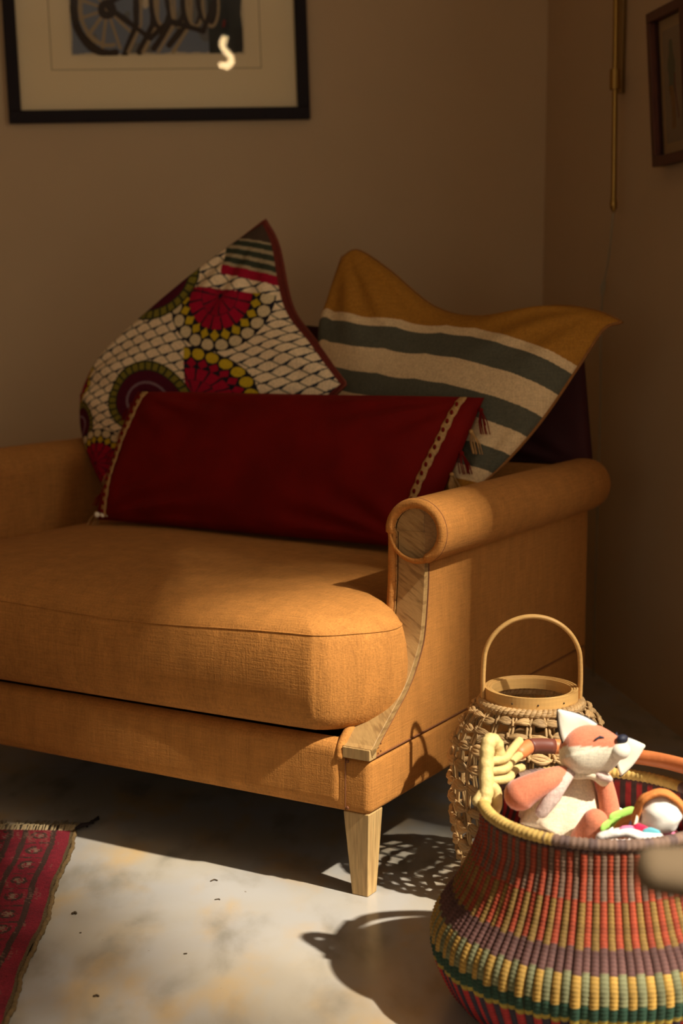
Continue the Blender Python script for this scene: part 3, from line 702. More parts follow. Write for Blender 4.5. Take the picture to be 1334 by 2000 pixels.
# ------------------------------------------------------------------ brass wall lamp on the right wall
def rw(y, z, off): return rm(off, y, z)
lamp = thing('wall_lamp', rw(0.735, 1.64, 0), 'brass wall lamp with long vertical rod and trailing cord', 'lamp')
LO = lamp.location.copy()
lv = lambda y, z, off: rw(y, z, off) - LO
mb = MB(); mb.tube([lv(.735, 1.64, .010), lv(.735, 2.25, .010)], .013, 4, round_caps=False, flat=(1, 1)); mb.build('back_bar', 'brass_dark', lamp, smooth=False, bevel=.002)
mb = MB(); mb.tube([lv(.796, 2.25, .055), lv(.83, 1.345, .055)], .0075, 14); mb.build('rod', 'brass', lamp)
mb = MB(); mb.tube([lv(.8165, 1.690, .055), lv(.8185, 1.638, .055)], .0145, 18, round_caps=False); col_ = mb.build('collar', 'brass', lamp, smooth=False, bevel=.001)
mb = MB(); mb.tube([lv(.735, 1.664, .018), lv(.817, 1.664, .05)], .006, 10); mb.build('bracket', 'brass_dark', col_)
mb = MB(); mb.tube([lv(.829, 1.352, .055), lv(.8295, 1.34, .055), lv(.830, 1.328, .055), lv(.8305, 1.32, .055)], [.0085, .0105, .0085, .004], 14); mb.build('finial', 'brass', lamp)
cordp = [lv(.8305, 1.318, .055), lv(.80, 1.25, .05), lv(.75, 1.18, .04), lv(.705, 1.13, .035), lv(.68, 1.08, .03), lv(.66, 1.0, .025), lv(.655, .8, .02), lv(.652, .45, .02), lv(.65, .2, .02), lv(.65, .004, .02)]
mb = MB(); mb.tube(smoothpath(cordp, 6), .0028, 8); cd = mb.build('cord', 'clear_cord', lamp)
mb = MB(); mb.tube([lv(.712, 1.137, .036), lv(.700, 1.122, .035), lv(.690, 1.102, .033)], [.005, .008, .005], 10); mb.build('cord_switch', 'clear_cord', cd)

# ------------------------------------------------------------------ woven lantern beside the sofa
LX, LY = 0.347, 2.70
lan = thing('woven_lantern', (LX, LY, 0), 'open-weave hyacinth lantern with bamboo hoop and tall arched handle', 'lantern')
lan.scale = (1.015, 1.015, 0.967)
LPROF = [(.088, .370), (.104, .352), (.122, .326), (.133, .296), (.138, .262), (.1395, .222), (.137, .18), (.1345, .14), (.129, .10), (.122, .07), (.108, .040), (.088, .022), (.07, .018)]
lp = smoothpath([Vector((r, 0, z)) for r, z in LPROF], 5)
def lprof(z):
    for a, b in zip(lp[:-1], lp[1:]):
        if b.z <= z <= a.z: t = (a.z - z) / max(a.z - b.z, 1e-6); return a.x + (b.x - a.x) * t
    return LPROF[-1][0]
NST = 22
mb = MB()
for off in (-.0030, .0030):
    mb.tube([Vector((p.x + .0015 * math.sin(i * .8 + off * 900), off + .0008 * math.sin(i * .5), p.z)) for i, p in enumerate(lp)], .0024, 6, flat=(1.0, 1.1))
stake_me = mb.mesh('stake')
for k in range(NST):
    o = link('stake', stake_me, 'reed', lan); o.rotation_euler = (0, 0, 2 * math.pi * k / NST + random.uniform(-.02, .02))
# leaf loops: a bulging folded leaf between two stakes
def knot_mesh(seed):
    r = random.Random(seed); mb = MB(); n = 9
    for strand in range(3):
        path = []; rad = []
        for i in range(n):
            t = i / (n - 1); w = math.sin(math.pi * t)
            path.append(Vector((.0015 + .0055 * w + strand * .0012, (t - .5) * .040, (.0065 - .0065 * strand) * w + .0035 * math.sin(t * 5 + seed + strand))))
            rad.append(.0020 + (.0046 + r.uniform(-.001, .001)) * w ** .8)
        mb.tube(path, rad, 7, flat=(1.0, .75))
    # wrap where the leaf is pulled tight over the stake
    mb.tube([Vector((.004, -.020, -.007)), Vector((.007, -.0185, 0)), Vector((.004, -.020, .007))], .0032, 6)
    return mb.mesh('leaf_loop')
kms = [knot_mesh(i) for i in range(6)]
rows_z = [.352, .329, .297, .260, .222, .184, .146, .109, .074, .044]
for j, z in enumerate(rows_z):
    rr = lprof(z); k1 = lprof(z + .01); sl_ = math.atan2(lprof(z - .008) - lprof(z + .008), .016)
    nn_ = NST
    for k in range(nn_):
        a = 2 * math.pi * (k + .5 + .0 * (j % 2)) / nn_ + random.uniform(-.03, .03)
        o = link('leaf_loop', random.choice(kms), 'hyacinth', lan); o.location = (rr * math.cos(a), rr * math.sin(a), z + random.uniform(-.004, .004))
        sc = rr / .1395 * random.uniform(.86, 1.06)
        o.rotation_euler = (Matrix.Rotation(a, 3, 'Z') @ Matrix.Rotation(-sl_, 3, 'Y') @ Matrix.Rotation(random.uniform(-.16, .16), 3, 'X')).to_euler(); o.scale = (.9 if j > 1 else .7, sc * 1.06, random.uniform(.62, .85) if j > 1 else .62)
# twisted braid under the hoop, and at the foot
def braid(rad, z, tr, turns, name):
    for ph in (0, math.pi):
        mb = MB(); n = 240
        mb.tube([Vector(((rad + tr * math.cos(turns * t + ph)) * math.cos(t), (rad + tr * math.cos(turns * t + ph)) * math.sin(t), z + tr * math.sin(turns * t + ph))) for t in [2 * math.pi * i / n for i in range(n)]], tr * 1.05, 6, closed=True)
        mb.build(name, 'hyacinth', lan)
braid(.0885, .3675, .0052, 30, 'neck_braid'); braid(.078, .012, .006, 26, 'foot_braid')
# bamboo hoop of three nested layers
for k, r in enumerate((.0840, .0795, .0750)):
    mb = MB(); h0, h1 = .3725 + .0008 * k, .3975 - .0012 * k
    mb.lathe([(r - .0040, h0), (r, h0), (r, h1), (r - .0040, h1), (r - .0040, h0)], 72); mb.build('hoop', 'bamboo', lan, smooth=False, bevel=.0008)
for a in (-2.1, -1.55, -.95, 1.5):
    mb = MB(); mb.ball((.0842 * math.cos(a), .0842 * math.sin(a), .384), .0017, nu=8, nv=5); mb.build('nail', 'debris', lan)
# handle
hp = [(-.0865, .362), (-.0875, .41), (-.0865, .445)] + [(-.0865 * math.cos(t), .445 + .088 * math.sin(t)) for t in np.linspace(.25, math.pi - .25, 11)] + [(.0865, .445), (.0875, .41), (.0865, .362)]
mb = MB(); mb.tube(smoothpath([Vector((x, -.004, z)) for x, z in hp], 5), .0056, 10, flat=(1.15, .8), up=(0, 1, 0)); mb.build('handle', 'bamboo', lan)

# ------------------------------------------------------------------ coloured woven basket
BX, BY = 0.390, 2.23
bas = thing('woven_basket', (BX, BY, 0), 'round-bellied woven basket in red, brown, mustard and green stripes', 'basket')
BPROF = [(.172, .317), (.1735, .29), (.176, .265), (.203, .199), (.236, .15), (.247, .121), (.243, .085), (.215, .03), (.18, .006)]
bpr = smoothpath([Vector((r, 0, z)) for r, z in BPROF], 14)
S = [0.0]
for a, b in zip(bpr[:-1], bpr[1:]): S.append(S[-1] + (b - a).length)
def bprof(s):
    for i in range(len(S) - 1):
        if S[i] <= s <= S[i + 1]:
            t = (s - S[i]) / max(S[i + 1] - S[i], 1e-9); p = bpr[i].lerp(bpr[i + 1], t); d = (bpr[i + 1] - bpr[i]).normalized(); return p, Vector((-d.z, 0, d.x)) * 1
    d = (bpr[-1] - bpr[-2]).normalized(); return bpr[-1].copy(), Vector((-d.z, 0, d.x))
RED = (0.28, 0.045, 0.018); DARK = (0.060, 0.030, 0.026); GREY = (0.14, 0.085, 0.055); OLIVE = (0.20, 0.115, 0.028); PURP = (0.105, 0.048, 0.040)
MUST = (0.40, 0.235, 0.05); PALE = (0.17, 0.17, 0.085); GREEN = (0.022, 0.055, 0.032); GOLD = (0.34, 0.24, 0.035); CRIM = (0.33, 0.022, 0.022); NAVY = (0.03, 0.022, 0.035)
def bcol(s, var):
    if s < .010: return DARK
    if s < .080: return (RED, GREY)[var]
    if s < .145: return (OLIVE, RED)[var]
    if s < .180: return PURP
    if s < .222: return (MUST, PALE)[var]
    if s < .243: return GREEN
    if s < .250: return GOLD
    return (CRIM, NAVY)[var]
NC = 116
def column(var):
    mb = MB(); rows = []; cols = []; L = S[-1]; nb = int(L / .0058)
    for i in range(nb * 3 + 1):
        s = L * i / (nb * 3); p, nrm = bprof(min(s, L - 1e-6)); w = p.x * math.pi / NC * 1.06; k = (.72, 1.0, .97)[i % 3]
        if nrm.x < 0: nrm = -nrm
        sk = (-.0006, .0, .0006)[i % 3]
        c = bcol(min(s + (.0015 * (1 if var else -1)), L), var); c = tuple(x * (.72 if i % 3 == 0 else 1.0) for x in c)
        row = []
        for a in (-90, -50, 0, 50, 90):
            row.append(p + nrm * (.0058 * k * math.cos(R(a)) - .0005) + Vector((0, w * math.sin(R(a)), sk * a / 45)))
        rows.append(row); cols += [c] * 5
    mb.grid([list(reversed(r)) for r in rows]); return mb.mesh('weave_column', cols=cols)
cms = [column(0), column(1)]
for k in range(NC):
    o = link('weave_column', cms[k % 2], 'raffia', bas); o.rotation_euler = (random.uniform(-.002, .002), random.uniform(-.002, .002), 2 * math.pi * k / NC + random.uniform(-.003, .003)); q_ = random.uniform(.994, 1.008); o.scale = (q_, random.uniform(.96, 1.04), 1)
# inner lining wall
mb = MB(); rows = []; cols = []; ns = NC * 4
for i in range(50):
    s = S[-1] * i / 49; p, nrm = bprof(min(s, S[-1] - 1e-6)); row = []
    for k in range(ns):
        a = 2 * math.pi * k / ns; ph = (k % 8) // 4; bump = .0018 * abs(math.sin(math.pi * k / 4)); r = p.x - .0015 - bump
        row.append((r * math.cos(a), r * math.sin(a), p.z)); c = (CRIM, DARK)[ph] if s > .012 else DARK; cols.append(c)
    rows.append(row)
rows.append([(.001 * math.cos(2 * math.pi * k / ns), .001 * math.sin(2 * math.pi * k / ns), .006) for k in range(ns)]); cols += [CRIM] * ns
mb.grid(rows, closed_v=True); mb.build('inner_wall', 'raffia', bas, cols=cols)
# bound rim, mustard on the left and the back, brown in front
mb = MB(); cols = []; rows = []; n = 420
for i in range(n):
    a = 2 * math.pi * i / n; ad = math.degrees(a); wr_ = 1 + .10 * math.cos(i * 2 * math.pi / 3.2)
    yel = 150 < ad < 238 + 3 * math.sin(i) or 30 < ad < 110
    c = (0.50, 0.33, 0.095) if yel else ((0.17, 0.105, 0.075) if (i // 5) % 3 else (0.11, 0.07, 0.06))
    row = []
    for k in range(10):
        t = 2 * math.pi * k / 10; row.append(((.1725 + .0095 * wr_ * math.cos(t)) * math.cos(a), (.1725 + .0095 * wr_ * math.cos(t)) * math.sin(a), .319 + .0085 * wr_ * math.sin(t))); cols.append(c)
    rows.append(row)
mb.grid(rows, closed_u=True, closed_v=True); mb.build('rim', 'raffia', bas, cols=cols)
# carrying handle lying back along the far rim
def bl(u, v, y): return at(u, v, y) - Vector((BX, BY, 0))
def rimp(deg, dr, z): return Vector(((.1725 + dr) * math.cos(R(deg)), (.1725 + dr) * math.sin(R(deg)), z))
hpth = [rimp(128, -.004, .362), rimp(118, .002, .366), rimp(104, .006, .360), rimp(85, .008, .352), rimp(65, .008, .348), rimp(45, .006, .350), rimp(25, .006, .352), rimp(5, .004, .350)]
mb = MB(); mb.tube(smoothpath(hpth, 6), .0125, 12); hd = mb.build('handle', 'leather', bas)
mb = MB(); q = smoothpath(hpth, 6)[5:13]; mb.tube(q, .0128, 12, round_caps=False); mb.build('leather_patch', 'leather_dark', hd)
lo = [rimp(176, .0, .318), rimp(173, -.004, .338), rimp(167, -.002, .372), rimp(163, -.002, .398), rimp(159, -.004, .404), rimp(156, -.010, .396), rimp(154, -.012, .372), rimp(152, -.012, .350)]
mb = MB(); mb.tube(smoothpath(lo, 6), [.0115 + .0008 * math.sin(i * 1.7) for i in range(6 * (len(lo) - 1) + 1)], 10); mb.build('handle_loop', 'yellow_wrap', bas)
for k, (z0, dr) in enumerate(((.378, -.012), (.362, -.014), (.347, -.018))):
    pth = [rimp(164, -.004, z0 - .004), rimp(154, dr - .01, z0 - .006), rimp(142, dr - .006, z0 - .002), rimp(129, dr + .006, z0 + .004 - .006 * k)]
    mb = MB(); mb.tube(smoothpath(pth, 5), .0072, 8); mb.build('handle_coil', 'yellow_wrap', bas)
pth = [rimp(176, .010, .322), rimp(172, -.006, .340), rimp(170, -.018, .334), rimp(172, -.020, .312), rimp(176, -.013, .300)]
mb = MB(); mb.tube(smoothpath(pth, 5), .0085, 8); mb.build('handle_knot', 'yellow_wrap', bas)

# ------------------------------------------------------------------ toys in the basket
def blanket():
    n = 48; rows = []
    r_ = np.random.default_rng(4)
    for i in range(n + 1):
        rr = .158 * i / n; row = []
        for k in range(72):
            a = 2 * math.pi * k / 72; h = .262 + .012 * math.sin(3 * a + rr * 30) + .008 * math.sin(7 * a - rr * 50) + .010 * math.cos(rr * 40) - .025 * (rr / .158) ** 4
            h += .020 * math.exp(-((a - 4.9) / .7) ** 2) * (rr / .158) ** 2
            row.append((max(rr, .0005) * math.cos(a), max(rr, .0005) * math.sin(a), h))
        rows.append(row)
    low = [[(p[0] * .995, p[1] * .995, .16 - .02) for p in rows[-1]]]
    mb = MB(); mb.grid(rows + low, closed_v=True)
    o = mb.build('folded_blanket', 'white_cloth'); o.location = (BX, BY, 0)
    return tag(o, 'white cloth blanket bunched up under the toys in the basket', 'blanket')
blanket()
FY = 2.27   # distance at which the fox sits
fb = at(1105, 1615, FY)
fox = thing('plush_fox', (fb.x, fb.y, .255), 'orange plush fox in cream muslin dress, slouched in the basket', 'soft toy')
FO = fox.location.copy()
def fx(u, v, y=FY): return at(u, v, y) - FO
# body under the dress + dress
pb, pt = fx(1095, 1622, FY + .005), fx(1128, 1500, FY + .015)
ax_ = (pt - pb).normalized(); sd = Vector((1, 0, 0)); sd = (sd - ax_ * sd.dot(ax_)).normalized(); dp = ax_.cross(sd)
rows = []; prof = [(0, .001), (0.0, .040), (.02, .068), (.06, .068), (.15, .065), (.35, .057), (.55, .047), (.72, .038), (.86, .030), (.95, .023), (1.0, .016), (1.01, .001)]
LN = (pt - pb).length
for t, r in prof:
    row = []
    for k in range(56):
        a = 2 * math.pi * k / 56; wv = 1 + (.05 * math.sin(9 * a + 1) * (1 - t)) + .02 * math.sin(17 * a + t * 9)
        row.append(pb + ax_ * (t * LN + .004 * math.sin(5 * a) * (t < .1)) + (sd * math.cos(a) * r + dp * math.sin(a) * r * .72) * wv)
    rows.append(row)
mb = MB(); mb.grid(rows, closed_v=True); mb.build('dress', 'muslin', fox)
# front yoke panel and collar
mb = MB(); cpos = fx(1150, 1512, FY - .012)
ring = [cpos + sd * .027 * math.cos(a) + dp * .020 * math.sin(a) + ax_ * (.004 * math.sin(3 * a)) for a in [2 * math.pi * k / 24 for k in range(24)]]
mb.tube(ring, .0075, 8, closed=True); mb.build('collar', 'muslin', fox)
mb = MB(); mb.tube([fx(1058, 1586, FY - .05), fx(1080, 1556, FY - .052), fx(1102, 1522, FY - .040), fx(1122, 1500, FY - .022)], [.010, .012, .011, .007], 10, flat=(1, .55)); mb.build('sleeve_trim', 'muslin_pink', fox)
mb = MB(); mb.tube([fx(1172, 1514, FY - .03), fx(1186, 1520, FY - .025)], [.012, .009], 10, flat=(.7, 1)); mb.build('sleeve_trim', 'muslin_pink', fox)
# arms and legs
mb = MB(); mb.tube(smoothpath([fx(1102, 1512, FY - .022), fx(1070, 1524, FY - .04), fx(1036, 1540, FY - .046), fx(1016, 1552, FY - .046)], 5), [.0135 + .0115 * (i / 15) ** .8 for i in range(16)], 16); mb.build('arm', 'fox_orange', fox)
mb = MB(); mb.tube(smoothpath([fx(1178, 1520, FY), fx(1186, 1555, FY - .005), fx(1192, 1595, FY - .012)], 6), [.013 + .004 * i / 12 for i in range(13)], 14); mb.build('arm', 'fox_orange', fox)
mb = MB(); mb.tube(smoothpath([fx(1140, 1650, FY - .03), fx(1150, 1630, FY - .062), fx(1162, 1605, FY - .072)], 6), [.026 - .006 * i / 12 for i in range(13)], 16); mb.build('leg', 'fox_orange', fox)
mb = MB(); mb.tube(smoothpath([fx(1060, 1664, FY - .02), fx(1075, 1664, FY - .035), fx(1100, 1668, FY - .05)], 6), [.017] * 13, 14); mb.build('leg', 'fox_orange', fox)
# head: orange mask above, cream cheeks below
hc = fx(1152, 1466, FY)
fwd = Vector((.62, -.62, .36)).normalized(); upv = Vector((-.20, .30, .93)); upv = (upv - fwd * upv.dot(fwd)).normalized(); lft = upv.cross(fwd)
HM = Matrix((lft, fwd, upv)).transposed()   # local x = its left, y = forward, z = up
def hloc(x, y, z): return hc + HM @ Vector((x, y, z))
def headcol(p):
    x, y, z = p.x / .046, p.y / .046, p.z / .040
    lim = .02 + .30 * abs(x) ** 1.4 - .10 * y
    return (0.52, 0.165, 0.085) if z > lim else (0.66, 0.60, 0.46)
mb = MB(); mb.ball(hc, (.050, .046, .042), rot=HM, nu=72, nv=48, colfn=headcol)
# pull the face forward into a blunt muzzle and droop the cheeks
V2 = []
for p in mb.v:
    q = HM.transposed() @ (Vector(p) - hc); t = max(0, q.y / .046)
    q = Vector((q.x * (1 - .42 * t * t), q.y + .020 * t ** 3, q.z * (1 - .28 * t * t) - .004 * t))
    if q.z < 0: q.x *= 1.06
    V2.append(tuple(hc + HM @ q))
mb.v = V2; head = mb.build('head', 'fox_head', fox)
mb = MB(); mb.ball(hloc(0, .057, -.010), (.017, .015, .014), rot=HM); mb.build('muzzle', 'fox_white', head)
mb = MB(); mb.ball(hloc(0, .066, .006), (.0105, .008, .0072), rot=HM); mb.build('nose', 'fox_navy', head)
for sx in (-1, 1):
    e = hloc(sx * .021, .041, .016); mb = MB(); mb.tube([e + HM @ Vector((sx * .006, -.004, -.002)), e + HM @ Vector((0, .0012, .001)), e + HM @ Vector((-sx * .005, .003, -.002))], .0016, 6); mb.build('eye', 'fox_navy', head)
def ear(tip, b0, b1, front):
    """soft triangular ear: cream face, dark edge"""
    tip, b0, b1 = Vector(tip), Vector(b0), Vector(b1); n = (b0 - tip).cross(b1 - tip).normalized()
    if n.dot(front) < 0: n = -n
    rows = []; N_ = 12
    for i in range(N_ + 1):
        t = i / N_; a = tip.lerp(b0, t); b = tip.lerp(b1, t); row = []
        bul = .16 * math.sin(math.pi * t) * (b1 - b0).length; ed = (b1 - b0).normalized()
        a2, b2 = a - ed * bul * .5, b + ed * bul * .5
        for k in range(9):
            s = k / 8; row.append(a2.lerp(b2, s) + n * (.005 * math.sin(math.pi * s) * math.sin(math.pi * min(t + .1, 1)) - .006 * math.sin(math.pi * s) * t))
        rows.append(row)
    mb = MB(); mb.grid(rows); fc = mb.build('ear', 'fox_white', head)
    md = fc.modifiers.new('solid', 'SOLIDIFY'); md.thickness = .004; md.offset = 0
    edge = [r[0] for r in rows[::-1]] + [r[-1] for r in rows[1:]]
    mb = MB(); mb.tube([p - n * .002 for p in edge], .0019, 6); mb.build('ear_edge', 'fox_navy', fc)
cv = Vector((0, -1, .2))
ear(fx(1090, 1387, FY - .004), fx(1106, 1463, FY - .012), fx(1166, 1414, FY + .004), cv)
ear(fx(1258, 1456, FY + .02), fx(1194, 1438, FY + .012), fx(1212, 1516, FY + .004), cv)
# yarn-haired doll
DY = 2.13
dc = at(1288, 1590, DY)
doll = thing('rag_doll', (dc.x, dc.y, .25), 'white-faced rag doll with orange yarn hair in the basket', 'soft toy'); DO = doll.location.copy()
def dl(u, v, y=DY): return at(u, v, y) - DO
mb = MB(); mb.ball(dl(1290, 1588), (.031, .030, .031), nu=36, nv=24)
mb.v = [tuple(Vector(p) + Vector((.0012 * math.sin(p[2] * 300), 0, .001 * math.sin(p[0] * 280)))) for p in mb.v]; mb.build('head', 'doll_white', doll)
mb = MB(); mb.tube([dl(1300, 1640, DY + .01), dl(1310, 1668, DY + .02)], [.022, .030], 14); mb.build('body', 'ribbon_pink', doll)
for k in range(12):
    o_ = (k - 5.5) * .0036
    pth = [dl(1236, 1618, DY + .0 + o_ * .3), dl(1243, 1590, DY + o_ * .5), dl(1256, 1562, DY + o_), dl(1288, 1550 - (k % 3) * 3, DY + o_), dl(1318, 1560, DY + o_), dl(1340, 1590, DY + o_ * .5), dl(1350, 1630, DY)]
    pth = [p + Vector((random.uniform(-.003, .003), 0, random.uniform(-.003, .003))) for p in pth]
    mb = MB(); mb.tube(smoothpath(pth, 5), .0042, 6); mb.build('yarn_strand', 'yarn', doll)
for k in range(4):
    pth = [dl(1243, 1594), dl(1222 + 5 * k, 1602 + 3 * k, DY + .01), dl(1206 + 6 * k, 1616 + 2 * k, DY + .015), dl(1200 + 8 * k, 1632, DY + .02)]
    mb = MB(); mb.tube(smoothpath(pth, 5), .0055, 7); mb.build('pigtail', 'yarn', doll)
# scraps of bright ribbon between the toys
def ribbon(nm, pts, w, material, label):
    P = [at(*p) for p in pts]; base = Vector((sum(p.x for p in P) / len(P), sum(p.y for p in P) / len(P), min(p.z for p in P)))
    P = smoothpath([p - base for p in P], 6); mb = MB(); mb.tube(P, w, 8, flat=(1, .28)); o = mb.build(nm, material); o.location = base
    tag(o, label, 'ribbon', 'ribbons in the basket')
ribbon('ribbon', [(1196, 1596, 2.16), (1212, 1590, 2.17), (1232, 1584, 2.18), (1246, 1592, 2.18)], .007, 'ribbon_green', 'bright green ribbon end poking up beside the rag doll')
ribbon('ribbon', [(1180, 1616, 2.15), (1196, 1606, 2.16), (1214, 1604, 2.16)], .008, 'ribbon_green', 'pale green ribbon next to the plush fox leg')
ribbon('ribbon', [(1224, 1628, 2.12), (1232, 1612, 2.125), (1240, 1598, 2.13)], .005, 'ribbon_blue', 'blue ribbon standing up beside the rag doll')
ribbon('ribbon', [(1236, 1626, 2.11), (1242, 1608, 2.115), (1246, 1592, 2.12)], .004, 'ribbon_cream', 'cream ribbon standing up beside the rag doll')
ribbon('ribbon', [(1218, 1622, 2.10), (1234, 1622, 2.10), (1256, 1632, 2.10)], .007, 'ribbon_pink', 'pink ribbon lying in front of the rag doll')
ribbon('ribbon', [(1246, 1618, 2.10), (1256, 1622, 2.10), (1264, 1628, 2.10)], .008, 'ribbon_magenta', 'dark magenta ribbon below the rag doll')
ribbon('ribbon', [(1262, 1626, 2.09), (1270, 1624, 2.09), (1282, 1628, 2.09)], .006, 'ribbon_teal', 'teal ribbon below the rag doll')
mb = MB(); P = smoothpath([at(1176, 1634, 2.11), at(1200, 1628, 2.105), at(1226, 1626, 2.10), at(1252, 1634, 2.09), at(1284, 1636, 2.09)], 6); base = Vector((P[12].x, P[12].y, .27))
mb.tube([p - base for p in P], .010, 10, flat=(.7, 1)); o = mb.build('rolled_cloth', 'white_cloth'); o.location = base; tag(o, 'rolled white cloth tucked inside the front rim of the basket', 'cloth')

# ------------------------------------------------------------------ rug
RX, RY = -0.55, 2.99
rug = thing('rug', (RX, RY, 0), 'worn crimson patterned rug with dark border lines and pale fringe', 'rug')
GW, GL = 1.3, 1.7
def edge_x(t):  # wavering right edge (t metres towards the viewer)
    return 0.018 * math.sin(min(t, .25) * 6) * 0 + .013 * min(t / .18, 1) + .026 * min(max((t - .15) / .6, 0), 1) + .004 * math.sin(t * 17)
nx, ny = 330, 430
ss = np.linspace(0, 1, nx) ** 1.5 * GW; tt = np.linspace(0, GL, ny)
Sg, Tg = np.meshgrid(ss, tt); ex = np.array([edge_x(t) for t in tt])[:, None]
Xg = -Sg + ex; Yg = -Tg; Zg = .007 + .0012 * np.sin(Sg * 9 + Tg * 13) + .003 * np.exp(-Sg / .012) * np.sin(Tg * 14) ** 2
def rugcol(s, t):
    r = np.random.default_rng(2); nzf = lambda k: sum(np.sin(s * r.uniform(-k, k) + t * r.uniform(-k, k) + r.uniform(0, 6)) for _ in range(9)) / 9
    n1, n2, n3 = nzf(60), nzf(300), nzf(700)
    col = np.ones(s.shape + (3,)) * np.array((0.19, 0.009, 0.018)); col *= (1 + .35 * n1 + .3 * n2)[..., None]
    dark = np.array((0.050, 0.022, 0.014)); tan = np.array((0.22, 0.13, 0.085)); pale = np.array((0.30, 0.20, 0.16))
    u = s + .003 * n1
    col[(u < .006)] = (0.10, 0.065, 0.025)
    for a in (.040, .098, .128): col[np.abs(u - a - .0015 * n2) < .0055] = dark
    bandm = (u > .045) & (u < .093)
    f = (t * 13 + .2 * n1) % 1; g = (u - .045) / .048
    fig = bandm & (((np.hypot((f - .5) * 1.3, g - .5) < .36) & (np.hypot((f - .5) * 1.3, g - .5) > .20)) | ((np.abs(f - .02) < .06)))
    col[fig & (n2 + n3 > -.25)] = dark
    col[bandm & (np.hypot((f - .5) * 1.3, g - .5) < .22) & (n3 > -.05)] = tan
    field = u > .135
    h = (np.sin(u * 150) * np.sin(t * 120)); col[field & (h > .45) & (n2 > -.2)] = dark; col[field & (h < -.5) & (n3 > -.05)] = pale * .7
    worn = (n1 + n3 * .9 > .42); col[worn & (u > .02)] = col[worn & (u > .02)] * .5 + tan * .5
    return np.clip(col, 0.004, 1)
V = np.stack([Xg, Yg, Zg], -1).reshape(-1, 3); idx = np.arange(nx * ny).reshape(ny, nx)
F = np.stack([idx[:-1, :-1], idx[:-1, 1:], idx[1:, 1:], idx[1:, :-1]], -1).reshape(-1, 4)[:, ::-1]
mb = MB(); mb.v = [tuple(p) for p in V]; mb.f = F.tolist(); mb.build('pile', 'rug_pile', rug, cols=rugcol(Sg, Tg).reshape(-1, 3))
mb = MB(); mb.tube([Vector((edge_x(t) + .002 + .0012 * math.sin(t * 90), -t, .0045 + .0015 * math.sin(t * 40))) for t in np.linspace(0, GL, 260)], [.0046 + .0009 * math.sin(i * 1.9) for i in range(260)], 8); mb.build('selvedge', 'rug_cord', rug)
mb = MB(); mb.box((-GW, -GL, .0005), (-.004, -.002, .004)); mb.build('backing', 'rug_cord', rug, smooth=False)
def tuft(seed):
    r = random.Random(seed); mb = MB()
    for k in range(5):
        x = r.uniform(-.006, .006); q = x + r.uniform(-.02, .014)
        mb.tube([Vector((x, -.004, .006)), Vector((x * 1.2, .018, .008 + r.uniform(0, .004))), Vector(((x + q) / 2, .040, .005)), Vector((q, r.uniform(.055, .075), .003))], [.0016, .0016, .0013, .0006], 5, round_caps=False)
    return mb.mesh('fringe_tuft')
tms = [tuft(i) for i in range(5)]
for k in range(96):
    o = link('fringe_tuft', random.choice(tms), 'fringe', rug); o.location = (-.004 - k * .0135 + random.uniform(-.003, .003), 0, 0)
mb = MB()
for k in range(6):
    mb.tube(smoothpath([Vector((.0, .008, .006)), Vector((.012 + .003 * k, .022, .012)), Vector((.020 + .002 * k, .030 + .004 * k, .008)), Vector((.030 + random.uniform(-.012, .01), .030 + .012 * k, .004))], 4), .0022, 5)
mb.build('loose_thread', 'dark_thread', rug)

# ------------------------------------------------------------------ bits of dry leaf on the floor
def bit(u, v, pts, r, label):
    sp_, cp_ = math.sin(PITCH), math.cos(PITCH); a = (u - 667) / FPX; b = (1000 - v) / FPX; d = Vector((a, cp_ + sp_ * b, -sp_ + cp_ * b)); p = Vector((0, 0, CAM_H)) + d * (-CAM_H / d.z)
    mb = MB(); mb.tube(smoothpath([Vector(q) for q in pts], 5), r, 6); o = mb.build('dry_leaf_bit', 'debris'); o.location = p
    tag(o, label, 'debris', 'leaf bits on the floor')
bit(418, 1722, [(-.006, 0, .0015), (0, .006, .002), (.006, .003, .0015)], .0012, 'thin curled leaf bit nearest the sofa front on the floor')
bit(424, 1758, [(-.004, 0, .0012), (.003, .002, .0015), (.005, 0, .0012)], .0009, 'tiny stalk on the pale floor below the curled leaf bit')
bit(145, 1786, [(-.003, 0, .002), (.001, .003, .003), (.003, 0, .002)], .0022, 'small brown crumb on the floor beside the rug')
bit(157, 1823, [(-.001, 0, .001), (.001, .001, .001)], .001, 'tiny dark speck on the floor close to the rug')
bit(187, 1947, [(-.003, 0, .0015), (.001, .002, .002), (.004, 0, .0015)], .0018, 'grey-green crumb on the floor at the front')
bit(362, 1864, [(-.002, 0, .0012), (.002, .001, .0012)], .0012, 'dark fleck on the open floor between rug and basket')

# ------------------------------------------------------------------ blurred armchair at the right edge
ch = thing('armchair', (.56, .86, 0), 'out-of-focus taupe armrest of a chair close to the viewer', 'chair'); CO = ch.location.copy()
for y in (1.11, .56):
    mb = MB(); mb.tube([Vector((.240, y, .650)) - CO, Vector((.28, y - .006, .648)) - CO, Vector((.36, y - .014, .646)) - CO, Vector((.86, y - .02, .65)) - CO], [.017, .020, .021, .021], 18, flat=(1, 1.6)); mb.build('armrest', 'taupe_pad', ch)
    for x in (.33, .84):
        mb = MB(); mb.tube([Vector((x, y - .01, .0)) - CO, Vector((x, y - .01, .645)) - CO], [.014, .018], 12, round_caps=False); mb.build('leg', 'taupe_wood', ch)
mb = MB(); rbox(mb, Vector((.30, .57, .40)) - CO, Vector((.86, 1.09, .48)) - CO, .03); mb.build('seat', 'taupe_pad', ch)
mb = MB(); rbox(mb, Vector((.82, .57, .44)) - CO, Vector((.89, 1.09, .92)) - CO, .03); mb.build('backrest', 'taupe_pad', ch)

